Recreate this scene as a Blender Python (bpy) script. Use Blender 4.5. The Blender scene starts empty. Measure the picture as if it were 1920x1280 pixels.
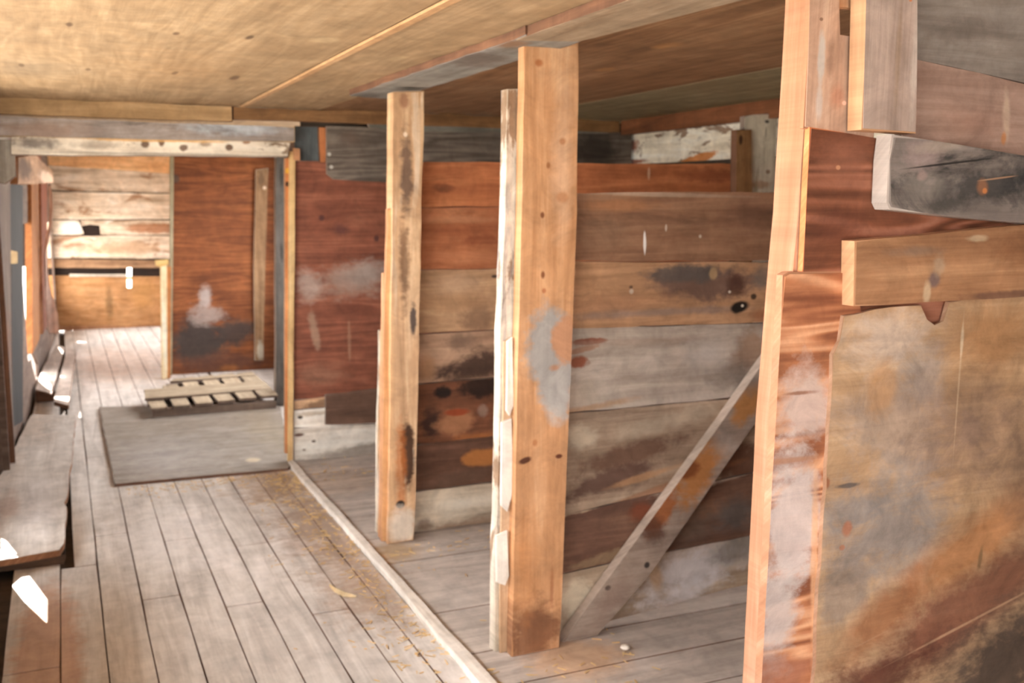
import bpy, bmesh, math, random
from mathutils import Vector, Matrix
random.seed(7)
C = bpy.context.scene.collection

# ------------------------------------------------------------------ camera model
F, YAW, PIT, ROL, CH = 1930.0, 0.41166, 0.13640, 0.00214, 1.55
_fw = Vector((math.sin(YAW)*math.cos(PIT), math.cos(YAW)*math.cos(PIT), -math.sin(PIT)))
_r0 = Vector((math.cos(YAW), -math.sin(YAW), 0)); _u0 = _r0.cross(_fw)
_r = _r0*math.cos(ROL)+_u0*math.sin(ROL); _u = -_r0*math.sin(ROL)+_u0*math.cos(ROL)
EYE = Vector((0, 0, CH))
def ray(x, y): return _fw*F + _r*(x-960) - _u*(y-640)

class Plane:
    """a plane of the building: origin, two in-plane axes, direction its boards' thickness runs"""
    def __init__(s, o, e1, e2, n):
        s.o, s.e1, s.e2, s.n = Vector(o), Vector(e1).normalized(), Vector(e2).normalized(), Vector(n).normalized()
    def px(s, x, y):
        d = ray(x, y); t = (s.o-EYE).dot(s.n)/d.dot(s.n); p = EYE+d*t-s.o
        return (p.dot(s.e1), p.dot(s.e2))
    def to3(s, a, b, d=0.0): return s.o+s.e1*a+s.e2*b+s.n*d
def PY(Y): return Plane((0, Y, 0), (1, 0, 0), (0, 0, 1), (0, 1, 0))
def PZ(z): return Plane((0, 0, z), (1, 0, 0), (0, 1, 0), (0, 0, -1))
def PZU(z): return Plane((0, 0, z), (1, 0, 0), (0, 1, 0), (0, 0, 1))
def PX(X): return Plane((X, 0, 0), (0, 1, 0), (0, 0, 1), (1, 0, 0))
LSL = 0.038
def LX(Y): return -0.5956+LSL*Y            # the left wall of the far room runs slightly askew
def PL(off=0.0):
    return Plane((-0.5956+off, 0, 0), (LSL, 1, 0), (0, 0, 1), (-1, LSL, 0))

# ------------------------------------------------------------------ materials
def lin(h):
    if not isinstance(h, str): return tuple(h)+((1,) if len(h) == 3 else ())
    h = h.lstrip('#'); o = []
    for i in (0, 2, 4):
        c = int(h[i:i+2], 16)/255
        o.append(c/12.92 if c <= .04045 else ((c+.055)/1.055)**2.4)
    return (o[0], o[1], o[2], 1)

lin0 = lin
def stain_group():
    g = bpy.data.node_groups.new('stain', 'ShaderNodeTree')
    I = g.interface
    I.new_socket('Place', in_out='INPUT', socket_type='NodeSocketVector')
    for n in ('Noise', 'Cx', 'Cy', 'Rx', 'Ry', 'Rot', 'Amp', 'Soft', 'Strength'):
        I.new_socket(n, in_out='INPUT', socket_type='NodeSocketFloat')
    I.new_socket('Fac', in_out='OUTPUT', socket_type='NodeSocketFloat')
    N, L = g.nodes, g.links
    gi, go = N.new('NodeGroupInput'), N.new('NodeGroupOutput')
    def cx(a, b):
        n = N.new('ShaderNodeCombineXYZ'); L.new(gi.outputs[a], n.inputs[0]); L.new(gi.outputs[b], n.inputs[1]); n.inputs[2].default_value = 1; return n
    loc = N.new('ShaderNodeCombineXYZ'); L.new(gi.outputs['Cx'], loc.inputs[0]); L.new(gi.outputs['Cy'], loc.inputs[1])
    sc = cx('Rx', 'Ry')
    rot = N.new('ShaderNodeCombineXYZ'); L.new(gi.outputs['Rot'], rot.inputs[2])
    mp = N.new('ShaderNodeMapping'); mp.vector_type = 'TEXTURE'
    L.new(gi.outputs['Place'], mp.inputs[0]); L.new(loc.outputs[0], mp.inputs[1]); L.new(rot.outputs[0], mp.inputs[2]); L.new(sc.outputs[0], mp.inputs[3])
    ln = N.new('ShaderNodeVectorMath'); ln.operation = 'LENGTH'; L.new(mp.outputs[0], ln.inputs[0])
    def m(op, a, b, clamp=False):
        n = N.new('ShaderNodeMath'); n.operation = op; n.use_clamp = clamp
        for i, v in enumerate((a, b)):
            if isinstance(v, (int, float)): n.inputs[i].default_value = v
            else: L.new(v, n.inputs[i])
        return n.outputs[0]
    nn = m('MULTIPLY', m('SUBTRACT', gi.outputs['Noise'], .5), gi.outputs['Amp'])
    v = m('ADD', m('SUBTRACT', 1.0, ln.outputs['Value']), nn)
    f = m('DIVIDE', v, gi.outputs['Soft'], True)
    L.new(m('MULTIPLY', f, gi.outputs['Strength'], True), go.inputs[0])
    return g
SG = stain_group()

def wood(name, cols, layers=(), plane=None, ply=False, gs=1.0, rough=.78, bump=.25, tone=.12, contrast=1.0, gain=1.0, sat=1.0, mot=.24):
    """procedural weathered wood: cols = dark, mid, light; layers = stains ('s', px ellipse, colour...) and grain patches ('p', ...)"""
    def lin(h):
        c = [min(.86, v*gain) for v in lin0(h)[:3]]; g_ = .3*c[0]+.6*c[1]+.1*c[2]
        return tuple(g_+(v-g_)*sat for v in c)+(1,)
    m = bpy.data.materials.new(name); m.use_nodes = True
    nt = m.node_tree; N, L = nt.nodes, nt.links
    bs = N['Principled BSDF']; bs.inputs['Roughness'].default_value = rough
    bs.inputs['Specular IOR Level'].default_value = .3
    def uv(n):
        k = N.new('ShaderNodeUVMap'); k.uv_map = n; return k.outputs[0]
    G, P = uv('grain'), uv('place')
    def noise(vec, su, sv, det=5, ro=.6, dist=0.0, sc=1.0):
        mp = N.new('ShaderNodeMapping'); mp.inputs[3].default_value = (su, sv, 1); L.new(vec, mp.inputs[0])
        n = N.new('ShaderNodeTexNoise'); n.inputs['Scale'].default_value = sc; n.inputs['Detail'].default_value = det
        n.inputs['Roughness'].default_value = ro; n.inputs['Distortion'].default_value = dist
        L.new(mp.outputs[0], n.inputs['Vector']); return n.outputs['Fac']
    def mth(op, a, b, clamp=False):
        n = N.new('ShaderNodeMath'); n.operation = op; n.use_clamp = clamp
        for i, v in enumerate((a, b)):
            if isinstance(v, (int, float)): n.inputs[i].default_value = v
            else: L.new(v, n.inputs[i])
        return n.outputs[0]
    n1 = noise(G, 1.3*gs, 15*gs, 6, .62, .7)
    n2 = noise(G, 5*gs, 110*gs, 3, .6, .2)
    n3 = noise(P, 2.2*gs, 2.2*gs, 4, .6, .3)
    if ply:
        q = noise(G, .6*gs, 6*gs, 2, .5, .8)
        w = mth('SINE', mth('MULTIPLY', q, 62.0), 0)
        w = mth('MULTIPLY_ADD', w, .5); 
        w.node.inputs[2].default_value = .5
        f = mth('ADD', mth('ADD', mth('MULTIPLY', w, .11 if ply is True else ply), mth('MULTIPLY', n1, .43 if ply is True else .54-ply)), mth('ADD', mth('MULTIPLY', n2, .16), mth('MULTIPLY', n3, .3)))
    else:
        f = mth('ADD', mth('MULTIPLY', n1, .55), mth('ADD', mth('MULTIPLY', n2, .2), mth('MULTIPLY', n3, .25)))
    sp = .19/contrast
    rp = N.new('ShaderNodeValToRGB'); e = rp.color_ramp.elements
    e[0].position = .5-sp; e[0].color = lin(cols[0]); e[1].position = .5+sp; e[1].color = lin(cols[2])
    k = e.new(.5); k.color = lin(cols[1])
    L.new(f, rp.inputs[0]); col = rp.outputs[0]
    if tone:      # each board a little different
        sv = N.new('ShaderNodeSeparateXYZ'); L.new(G, sv.inputs[0])
        fl = mth('FLOOR', mth('DIVIDE', mth('ADD', sv.outputs[1], 5.0), 10.0), 0)
        wn = N.new('ShaderNodeTexWhiteNoise'); wn.noise_dimensions = '1D'; L.new(fl, wn.inputs['W'])
        tv = mth('MULTIPLY_ADD', wn.outputs['Value'], 2*tone); tv.node.inputs[2].default_value = 1-tone
        h = N.new('ShaderNodeHueSaturation'); L.new(col, h.inputs['Color']); L.new(tv, h.inputs['Value']); col = h.outputs[0]
    pn = None
    for ly in layers:
        if ly[0] == 's':
            _, (cx, cy, rx, ry, rot), hx, st, amp, soft = ly
            if pn is None:
                pn = mth('ADD', mth('MULTIPLY', noise(P, 4.5, 6, 6, .7, .6), .65), mth('MULTIPLY', noise(P, 22, 30, 4, .65, .3), .35))
                pn = mth('ADD', mth('MULTIPLY', mth('SUBTRACT', pn, .5), 2.3), .5)
            c = plane.px(cx, cy); ax = plane.px(cx+max(rx, 1), cy); ay = plane.px(cx, cy-max(ry, 1))
            rX = math.hypot(ax[0]-c[0], ax[1]-c[1]); rY = math.hypot(ay[0]-c[0], ay[1]-c[1])
            g = N.new('ShaderNodeGroup'); g.node_tree = SG
            L.new(P, g.inputs['Place']); L.new(pn, g.inputs['Noise'])
            for kk, v in (('Cx', c[0]), ('Cy', c[1]), ('Rx', rX), ('Ry', rY), ('Rot', math.radians(rot)), ('Amp', amp), ('Soft', soft), ('Strength', st)):
                g.inputs[kk].default_value = v
            fac = g.outputs[0]
        else:
            _, hx, su, sv_, thr, soft, st = ly
            nz = noise(G, su, sv_, 6, .66, .5)
            fac = mth('MULTIPLY', mth('DIVIDE', mth('SUBTRACT', nz, thr), soft, True), st, True)
        mx = N.new('ShaderNodeMix'); mx.data_type = 'RGBA'; L.new(fac, mx.inputs['Factor'])
        L.new(col, mx.inputs['A']); mx.inputs['B'].default_value = lin(hx); col = mx.outputs['Result']
    # fine mottling of old timber
    mo = noise(P, 8, 8, 7, .74, .5)
    mv = mth('MULTIPLY_ADD', mth('SUBTRACT', mo, .5), mot*5); mv.node.inputs[2].default_value = 1.0
    hm = N.new('ShaderNodeHueSaturation'); L.new(col, hm.inputs['Color']); L.new(mv, hm.inputs['Value']); col = hm.outputs[0]
    # keep the grain readable through every stain
    gr = N.new('ShaderNodeMix'); gr.data_type = 'RGBA'; gr.blend_type = 'OVERLAY'; gr.inputs['Factor'].default_value = .22
    L.new(col, gr.inputs['A'])
    cr = N.new('ShaderNodeCombineColor'); 
    for i in range(3): L.new(n1, cr.inputs[i])
    L.new(cr.outputs[0], gr.inputs['B'])
    L.new(gr.outputs['Result'], bs.inputs['Base Color'])
    b = N.new('ShaderNodeBump'); b.inputs['Strength'].default_value = bump; b.inputs['Distance'].default_value = .004
    L.new(mth('ADD', n1, mth('MULTIPLY', n2, .6)), b.inputs['Height']); L.new(b.outputs[0], bs.inputs['Normal'])
    return m

# ------------------------------------------------------------------ objects
def tag(o, label, cat, group=None):
    o['label'] = label; o['category'] = cat
    if group: o['group'] = group
    return o
def thing(name, loc, label, cat, group=None):
    o = bpy.data.objects.new(name, None); C.objects.link(o); o.location = loc; o.empty_display_size = .1
    return tag(o, label, cat, group)
def setting(name, loc=(0, 0, 0)):
    o = bpy.data.objects.new(name, None); C.objects.link(o); o.location = loc; o['kind'] = 'structure'; return o
_n = [0]
def finish(name, bm, mats, parent=None, smooth=False):
    bmesh.ops.recalc_face_normals(bm, faces=bm.faces)
    me = bpy.data.meshes.new(name)
    if parent is not None:
        off = Vector(); q_ = parent
        while q_ is not None: off += Vector(q_.location); q_ = q_.parent
    else:
        xs = [v.co for v in bm.verts]
        off = Vector(((min(v.x for v in xs)+max(v.x for v in xs))/2, (min(v.y for v in xs)+max(v.y for v in xs))/2, min(v.z for v in xs)))
    bmesh.ops.translate(bm, verts=bm.verts, vec=-off)
    bm.to_mesh(me); bm.free()
    if smooth:
        for p in me.polygons: p.use_smooth = True
    for m in (mats if isinstance(mats, (list, tuple)) else [mats]): me.materials.append(m)
    o = bpy.data.objects.new(name, me); C.objects.link(o)
    if parent is not None: o.parent = parent
    else: o.location = off
    return o

def slab_into(bm, plane, pts, t, grain='h', jit=.003, seg=.09, bevel=.003, clampz=None, seed=None, mi=0):
    """a board: outline on its plane, given thickness along the plane's depth, worn edges, slight bevel"""
    _n[0] += 1
    rnd = random.Random(seed if seed is not None else _n[0]*13+5)
    P2 = []
    for p in pts:
        P2.append(p[1:] if p[0] == 'w' else plane.px(*p))
    if clampz is not None: P2 = [(a, max(b, clampz)) for a, b in P2]
    out = []
    n = len(P2)
    for i in range(n):
        a, b = P2[i], P2[(i+1) % n]; L_ = math.hypot(b[0]-a[0], b[1]-a[1])
        if L_ < 1e-5: continue
        k = max(1, int(L_/seg)); nx, ny = -(b[1]-a[1])/L_, (b[0]-a[0])/L_
        w = 0
        for j in range(k):
            f = j/k
            w = w*.5+rnd.uniform(-1, 1)*jit if j else 0
            if k > 40: pass
            out.append((a[0]+(b[0]-a[0])*f+nx*w, a[1]+(b[1]-a[1])*f+ny*w))
    g, pl = bm.loops.layers.uv.get('grain') or bm.loops.layers.uv.new('grain'), bm.loops.layers.uv.get('place') or bm.loops.layers.uv.new('place')
    ou, ov = rnd.uniform(0, 40), _n[0]*10+rnd.uniform(-1.5, 1.5)
    fv = [bm.verts.new(plane.to3(a, b, 0)) for a, b in out]
    bv = [bm.verts.new(plane.to3(a, b, t)) for a, b in out]
    faces = [bm.faces.new(fv), bm.faces.new(list(reversed(bv)))]
    m = len(out); sides = []
    for i in range(m):
        sides.append(bm.faces.new((fv[(i+1) % m], fv[i], bv[i], bv[(i+1) % m])))
    for f in sides: f.material_index = mi+1
    for f in faces: f.material_index = mi
    if bevel:
        es = [e for e in {e for f in (faces[0],) for e in f.edges}]
        r = bmesh.ops.bevel(bm, geom=es, offset=bevel, segments=2, affect='EDGES', clamp_overlap=True, material=-1)
    ca = sum(a for a, b in P2)/n; cb = sum(b for a, b in P2)/n
    fs = {f for v in bm.verts for f in v.link_faces} if False else None
    for f in bm.faces:
        if f.tag: continue
        f.tag = True
        for l in f.loops:
            q = l.vert.co-plane.o; a, b, d = q.dot(plane.e1), q.dot(plane.e2), q.dot(plane.n)
            l[pl].uv = (a, b)
            if grain == 'h': l[g].uv = (a-ca+ou, b-cb+ov+d)
            else: l[g].uv = (b-cb+ou, a-ca+ov+d)
    return bm
def slab(name, plane, pts, t, mats, parent=None, **kw):
    bm = bmesh.new(); slab_into(bm, plane, pts, t, **kw)
    if not isinstance(mats, (list, tuple)): mats = [mats, mats]
    return finish(name, bm, mats, parent)
def rect(a0, a1, b0, b1): return [('w', a0, b0), ('w', a1, b0), ('w', a1, b1), ('w', a0, b1)]

def add_nails(parent, plane, pxs, mat, d=-.001, r=.005):
    for x, y in pxs:
        a, b = plane.px(x, y); bm = bmesh.new()
        bmesh.ops.create_cone(bm, cap_ends=True, segments=10, radius1=r, radius2=r*.7, depth=.004)
        rotq = plane.n.to_track_quat('Z', 'Y').to_matrix().to_4x4()
        bmesh.ops.transform(bm, verts=bm.verts, matrix=Matrix.Translation(plane.to3(a, b, d))@rotq)
        finish('nail', bm, mat, parent)

# palette (true colours of the timber)
W = wood
iron = bpy.data.materials.new('rusty_iron'); iron.use_nodes = True
iron.node_tree.nodes['Principled BSDF'].inputs['Base Color'].default_value = lin('3a2a22'); iron.node_tree.nodes['Principled BSDF'].inputs['Roughness'].default_value = .7
fresh = W('cut_timber_edge', ('a0704c', 'b58460', 'c69c7c'))
fresh_y = W('pale_timber_edge', ('b08d5c', 'cba873', 'dfc497'))
dkedge = W('dark_timber_edge', ('4a342a', '6a4a38', '866048'))
greyedge = W('grey_timber_edge', ('6e5f55', '8d7c70', 'a89a8d'))

# ================================================================== SETTING
CZ = 2.06; XR = 3.46; YD = 5.96; YE = 13.3; YB = -1.6; XL = -.42
# ---- floor of the aisle: boards running down the aisle
fl = setting('floor')
Pf = PZ(0.0)
floor_m = W('aisle_floor_boards', ('9c9690', 'b6afa8', 'cac4be'), [
    ('p', 'd8d0cc', .8, 3, .56, .14, .6), ('p', '86766a', 2, 12, .6, .12, .35),
    ('s', (620, 990, 130, 130, 0), '8f6f52', .75, 1.2, .7), ('s', (690, 1110, 110, 80, 0), '9a7c62', .55, 1.3, .7),
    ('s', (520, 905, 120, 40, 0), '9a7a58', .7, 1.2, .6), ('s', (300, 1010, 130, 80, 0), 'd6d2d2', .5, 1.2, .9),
    ('s', (170, 930, 40, 60, 0), 'e2dfe2', .55, 1.0, .8), ('s', (90, 1230, 70, 150, 0), 'b28463', .8, .6, .35), ('s', (230, 680, 120, 40, 0), 'd8b9a2', .6, .8, .6)], Pf, tone=.06, gain=1.22, sat=.72, mot=.18)  # last pale ellipse paints the daylight on the far floor
seams = [-.255, -.075, .07, .215, .36, .505, .65, .795, .94, 1.06, 1.152]
bm = bmesh.new()
for i in range(len(seams)-1):
    cuts = [YB, 1.2+((i*1.7) % 2.1), 3.6+((i*2.3) % 1.6), 6.4+((i*1.1) % 2), 9.6+((i*.9) % 2), YE+.1]
    if i == 1: cuts = [YB, 1.9, 4.6, 7.1, 10, YE+.1]
    for a, b in zip(cuts[:-1], cuts[1:]):
        slab_into(bm, Pf, rect(seams[i]+.0022 if i != 1 or a < 4 else -.022, seams[i+1]-.0022, a+.002, b-.002), .025, grain='v', jit=.001, seg=.3, bevel=.003)
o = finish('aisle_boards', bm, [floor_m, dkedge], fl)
dark_m = W('dark_subfloor', ('3a3028', '4a3e34', '5a4c40'))
slab('subfloor', PZ(-.03), rect(XL-.2, XR+.1, YB, YE+.2), .04, dark_m, fl, jit=0, bevel=0, seg=9)
# far room floor to the right of the aisle
slab('far_floor', PZ(0.0), rect(1.17, 1.98, YD+.05, YE), .025, [floor_m, dkedge], fl, grain='v', jit=0, seg=2)
# ---- stall floor boards running across
stall_m = W('stall_floor_boards', ('9a8e84', 'b3a79d', 'c6bbb1'), [
    ('p', '8a6e58', 1.5, 4, .58, .14, .4), ('s', (640, 905, 80, 30, 0), 'b09880', .5, 1, .6), ('s', (745, 1040, 60, 25, 0), 'a3865f', .8, 1.2, .6),
    ('s', (1080, 1240, 120, 45, 10), 'c39a72', .8, .6, .5), ('s', (860, 1120, 90, 50, 0), 'b4aaa2', .5, .9, .8), ('s', (1330, 1230, 120, 60, 0), '9a9088', .5, 1, .7),
    ('s', (700, 1050, 40, 30, 0), 'b08a5c', .6, 1.2, .6)], Pf, tone=.06, gain=1.08, sat=.8)
bm = bmesh.new()
yy = YB
ys = [YB, -.9, -.3, .3, .9, 1.45, 1.95, 2.35, 2.62, 2.86, 3.12, 3.5, 4.08, 4.42, 4.78, 5.3, 5.65, YD+.03]
for a, b in zip(ys[:-1], ys[1:]):
    slab_into(bm, PZ(.012), rect(1.19, XR+.02, a+.003, b-.003), .03, grain='h', jit=.0015, seg=.3, bevel=.003)
finish('stall_boards', bm, [stall_m, dkedge], fl)
# ---- whitened kerb strip along the stalls
strip_m = W('limewashed_strip', ('b4aa9e', 'd6cfc6', 'e8e4dd'), [('p', '8a7766', 3, 6, .64, .1, .5)])
bm = bmesh.new()
slab_into(bm, PZ(.03), [('w', 1.15, YB), ('w', 1.2, YB), ('w', 1.196, 3.2), ('w', 1.19, 4.5), ('w', 1.19, YD-.02), ('w', 1.156, YD-.02), ('w', 1.154, 4.5)], .05, grain='v', jit=.004, seg=.12, bevel=.006)
k = finish('trim_1', bm, [strip_m, strip_m]); k['kind'] = 'structure'

# ---- ceiling
Pc = PZU(CZ)
ceil_m = W('ceiling_plywood', ('9a7c5a', 'ac8e6a', 'bc9f7c'), [
    ('p', '9c7c58', .8, 2.5, .6, .15, .5), ('s', (330, 130, 160, 70, 0), 'a57a4c', .35, 1, .9), ('s', (60, 130, 120, 25, 0), '8b7a64', .5, .8, .8),
    ('s', (700, 130, 60, 12, -20), 'c0a07c', .4, .8, .5), ('s', (610, 75, 30, 8, 0), 'c8ac84', .6, .6, .5), ('s', (745, 110, 20, 6, 0), 'c4a880', .6, .6, .5),
    ('s', (130, 46, 8, 5, 0), '5a3d26', .8, .5, .5), ('s', (330, 63, 9, 4, 0), '5a3d26', .8, .5, .5), ('s', (468, 70, 9, 5, 0), '4a3220', .8, .5, .5),
    ('s', (440, 146, 10, 5, 0), '5a3d26', .8, .5, .5), ('s', (328, 137, 7, 4, 0), '5a3d26', .7, .5, .5), ('s', (165, 130, 7, 4, 0), '5a3d26', .7, .5, .5), ('s', (40, 122, 6, 4, 0), '5a3d26', .7, .5, .5)], Pc, ply=True, tone=.03, gs=.8, gain=.92, sat=.95)
cl = setting('ceiling')
bm = bmesh.new()
for (a, b) in ((XL-.3, .93), (.95, 1.40)):
    slab_into(bm, Pc, rect(a, b, YB, YD+.02), .02, grain='v', jit=0, seg=9, bevel=.002)
finish('ceiling_sheets', bm, [ceil_m, ceil_m], cl)
slab('ceiling_sheet', Pc, rect(1.405, 2.58, YB, YD+.02), .02, W('brown_shaded_ceiling_plywood', ('6e4e34', '8a6648', 'a07e5e'), [('s', (1250, 85, 30, 8, 0), 'b08050', .6, .8, .5), ('s', (1135, 130, 20, 5, 0), 'b08050', .6, .8, .5)], Pc, ply=True, tone=0, gs=.8), cl, grain='v', jit=0, seg=9)  # brown plywood, its colour also darkened for the dimmer light right of the beam
grn_m = W('greyed_ceiling_board', ('6d6048', '8a7d60', '9c9072'), [('p', '4e3a28', 1, 4, .6, .1, .6)], tone=.05)
slab('ceiling_sheet', Pc, rect(2.585, XR+.05, YB, YD+.4), .02, grn_m, cl, grain='v', jit=0, seg=9)
slab('ceiling_sheet', PZU(CZ+.02), rect(XL-.3, 2.0, YD, YE+.1), .02, ceil_m, cl, grain='v', jit=0, seg=9)
slab('shade_roof_deck', PZU(CZ+.09), rect(XL-.95, 2.3, YB-.8, 8.0), .05, W('roof_boards', ('5a4a3c', '6e5c4c', '80705f')), cl, jit=0, bevel=0, seg=20)  # unseen roof, overhang sized to keep direct sun out of the openings
slab('shade_roof_deck', PZU(CZ+.09), rect(XL-.8, 2.3, 8.0, YE+1.0), .05, W('far_roof_boards', ('5a4a3c', '6e5c4c', '80705f')), cl, jit=0, bevel=0, seg=20)  # unseen far eave, trimmed so only low sun gets under it
bt_m = W('ceiling_batten', ('a87c50', 'c09870', 'd0ae88'), tone=0)
bm = bmesh.new(); slab_into(bm, PZU(CZ-.009), [('w', .925, YB), ('w', .955, YB), ('w', .965, 5.9), ('w', .938, 5.9)], .008, grain='v', jit=.0012, seg=.3, bevel=.002)
finish('trim_2', bm, [bt_m, bt_m])['kind'] = 'structure'
# end-of-ceiling battens against the cross wall
bm = bmesh.new(); slab_into(bm, PY(YD-.05), rect(-.45, .9, 1.975, CZ-.002), .05, grain='h', jit=.003)
finish('trim_3', bm, [W('tan_end_trim', ('94744e', 'ac8c66', 'c2a47e')), dkedge])['kind'] = 'structure'
bm = bmesh.new(); slab_into(bm, PY(YD-.04), rect(.905, XR-.12, 1.985, CZ-.002), .04, grain='h', jit=.003)
finish('trim_4', bm, [W('brown_batten', ('5a3f28', '7a5838', '96714c')), dkedge])['kind'] = 'structure'
# right-hand ceiling trim
bm = bmesh.new(); slab_into(bm, PX(XR-.12), rect(YB, YD-.05, 1.965, CZ-.002), .03, grain='h', jit=.002, seg=.3)
finish('trim_5', bm, [W('red_brown_trim', ('4f2f1e', '6e4329', '86563a')), dkedge])['kind'] = 'structure'

# ---- right wall: whitewashed peeling boards
Pr = PX(XR)
wr = setting('wall_right', (XR, 3, 0))
peel_m = W('peeling_whitewash', ('a89c88', 'cfc6b4', 'e6dfd0'), [('p', '6a4a32', 4, 9, .57, .05, .85), ('p', '80796e', 3, 14, .6, .06, .5),
    ('s', (1155, 275, 45, 16, 0), '7a3f22', .95, .8, .25), ('s', (1160, 305, 60, 6, 0), '7a3f22', .95, .6, .3), ('s', (1310, 297, 45, 10, -8), 'b06d35', .95, .7, .25)], Pr, tone=.05, gain=1.25)
for a, b in ((1.78, 2.06),):
    slab('wall_board', Pr, rect(YB, YD+.4, a+.002, b-.002), .025, [peel_m, dkedge], wr, jit=.003, seg=.2)
lowr = W('brown_wall_boards', ('5b4030', '7a5a44', '957258'), [('p', '4a3a30', 1, 3, .58, .1, .6)])
bm = bmesh.new()
z = 0.0
for q in (.3, .3, .3, .3, .29, .27):
    slab_into(bm, Pr, rect(YB, YD+.4, z+.003, z+q-.003), .025, jit=.002, seg=.3); z += q
finish('wall_boards', bm, [lowr, dkedge], wr)

slab('leak_stop_backing', PX(XR+.03), rect(YB, YD+.4, -.02, CZ+.05), .02, dark_m, wr, jit=0, bevel=0, seg=9)  # added behind the boards so no outside light shows through the gaps
# ---- far end wall
Pe = PY(YE)
we = setting('wall_back', (.6, YE, 0))
far_w = ('9c8268', 'd2bda6', 'efe2d2')
def farm(n, ls): return W(n, far_w, [('p', '8a5f40', 2.2, 5, .56, .08, .8), ('p', 'f3ece4', 3, 6, .6, .08, .6)]+ls, Pe, tone=.04)
tan_b = W('tan_top_board', ('c08a5a', 'dcae7e', 'ecc8a0'))
slab('wall_board', Pe, [(30, 285), (340, 285), (340, 327), (30, 306)], .03, [tan_b, dkedge], we)
slab('wall_board', PY(YE+.01), [(60, 308), (340, 327), (340, 362), (60, 356)], .03, [farm('far_board', []), dkedge], we)
slab('wall_board', PY(YE+.005), [(60, 358), (340, 364), (340, 411), (60, 411)], .03, [farm('far_board_spotted', [('s', (112, 352, 9, 8, 0), '4a3427', .9, .5, .3)]), dkedge], we)
slab('wall_board', PY(YE+.012), [(60, 413), (148, 413), (152, 424), (158, 438), (150, 440), (60, 440)], .03, [farm('far_board_pale', [('s', (135, 425, 26, 14, 0), 'e2dcd6', .9, .8, .4)]), dkedge], we)
slab('wall_board', PY(YE+.012), [(150, 413), (340, 413), (340, 440), (188, 440), (187, 422), (168, 420), (153, 424)], .03, [farm('far_board_brown', [('s', (290, 428, 60, 12, 0), '9a6038', .8, .8, .4)]), dkedge], we)
slab('wall_board', PY(YE+.005), [(60, 442), (340, 442), (340, 485), (60, 483)], .03, [farm('far_board_low', [('s', (230, 465, 90, 16, 0), 'b08a68', .7, .8, .5)]), dkedge], we)
rail_m = W('far_rail', ('6e4f38', '8f6d50', 'a98868'))
slab('rail', PY(YE-.03), [(60, 485), (340, 489), (340, 502), (60, 502)], .05, [rail_m, dkedge], we)
darkb = W('dark_gap_board', ('20150f', '2e2018', '3b2a20'))
slab('backing_board', PY(YE+.06), [(60, 400), (238, 400), (238, 560), (60, 560)], .02, darkb, we, jit=0)
slab('backing_board', PY(YE+.06), [(247, 400), (360, 400), (360, 560), (247, 560)], .02, darkb, we, jit=0)
plyo = W('orange_far_plywood', ('96683c', 'ae7e52', 'c29668'), [('s', (205, 570, 9, 45, 0), '6a5030', .6, .9, .6), ('s', (270, 550, 30, 40, 0), 'b08048', .5, .9, .6)], Pe, ply=True)
slab('plywood', PY(YE+.008), [(60, 516), (238, 518), (238, 540), (247, 540), (247, 518), (340, 518), (340, 640), (60, 640)], .02, [plyo, fresh], we, jit=.001, clampz=.0)
slab('ledge', PY(YE-.012), [(130, 513), (238, 514), (238, 519), (130, 519)], .02, W('white_ledge', ('a89c8c', 'bcb0a0', 'ccc2b4')), we)
slab('baseboard', PY(YE-.015), [(60, 612), (340, 612), (340, 640), (60, 640)], .022, W('brown_base', ('8a5f42', 'a87a58', 'bd9270')), we, clampz=0)
slab('hasp', PY(YE-.006), [(237, 518), (248, 518), (248, 524), (237, 524)], .012, W('yellow_hasp', ('a8864a', 'c4a462', 'd8bd80')), we, jit=0)
slab('backing_board', PY(YE+.05), [(20, 270), (360, 270), (360, 402), (20, 402)], .01, darkb, we, jit=0)  # these two added to stop outside light between the far boards
slab('backing_board', PY(YE+.05), [(20, 402), (360, 402), (360, 500), (20, 500)], .01, darkb, we, jit=0)
# far room right wall, unseen, with openings added to light the room
wi = setting('wall_inner', (1.96, 9, 0))
for q in ((YD+.05, YE, -.02, .7), (YD+.05, YE, 1.95, CZ+.02), (YD+.05, 6.2, .7, 1.95), (9.25, 10.6, .7, 1.95), (12.0, YE, .7, 1.95)):
    slab('siding', PX(1.96), rect(*q), .03, lowr, wi, jit=0, seg=3, bevel=0)

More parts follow.
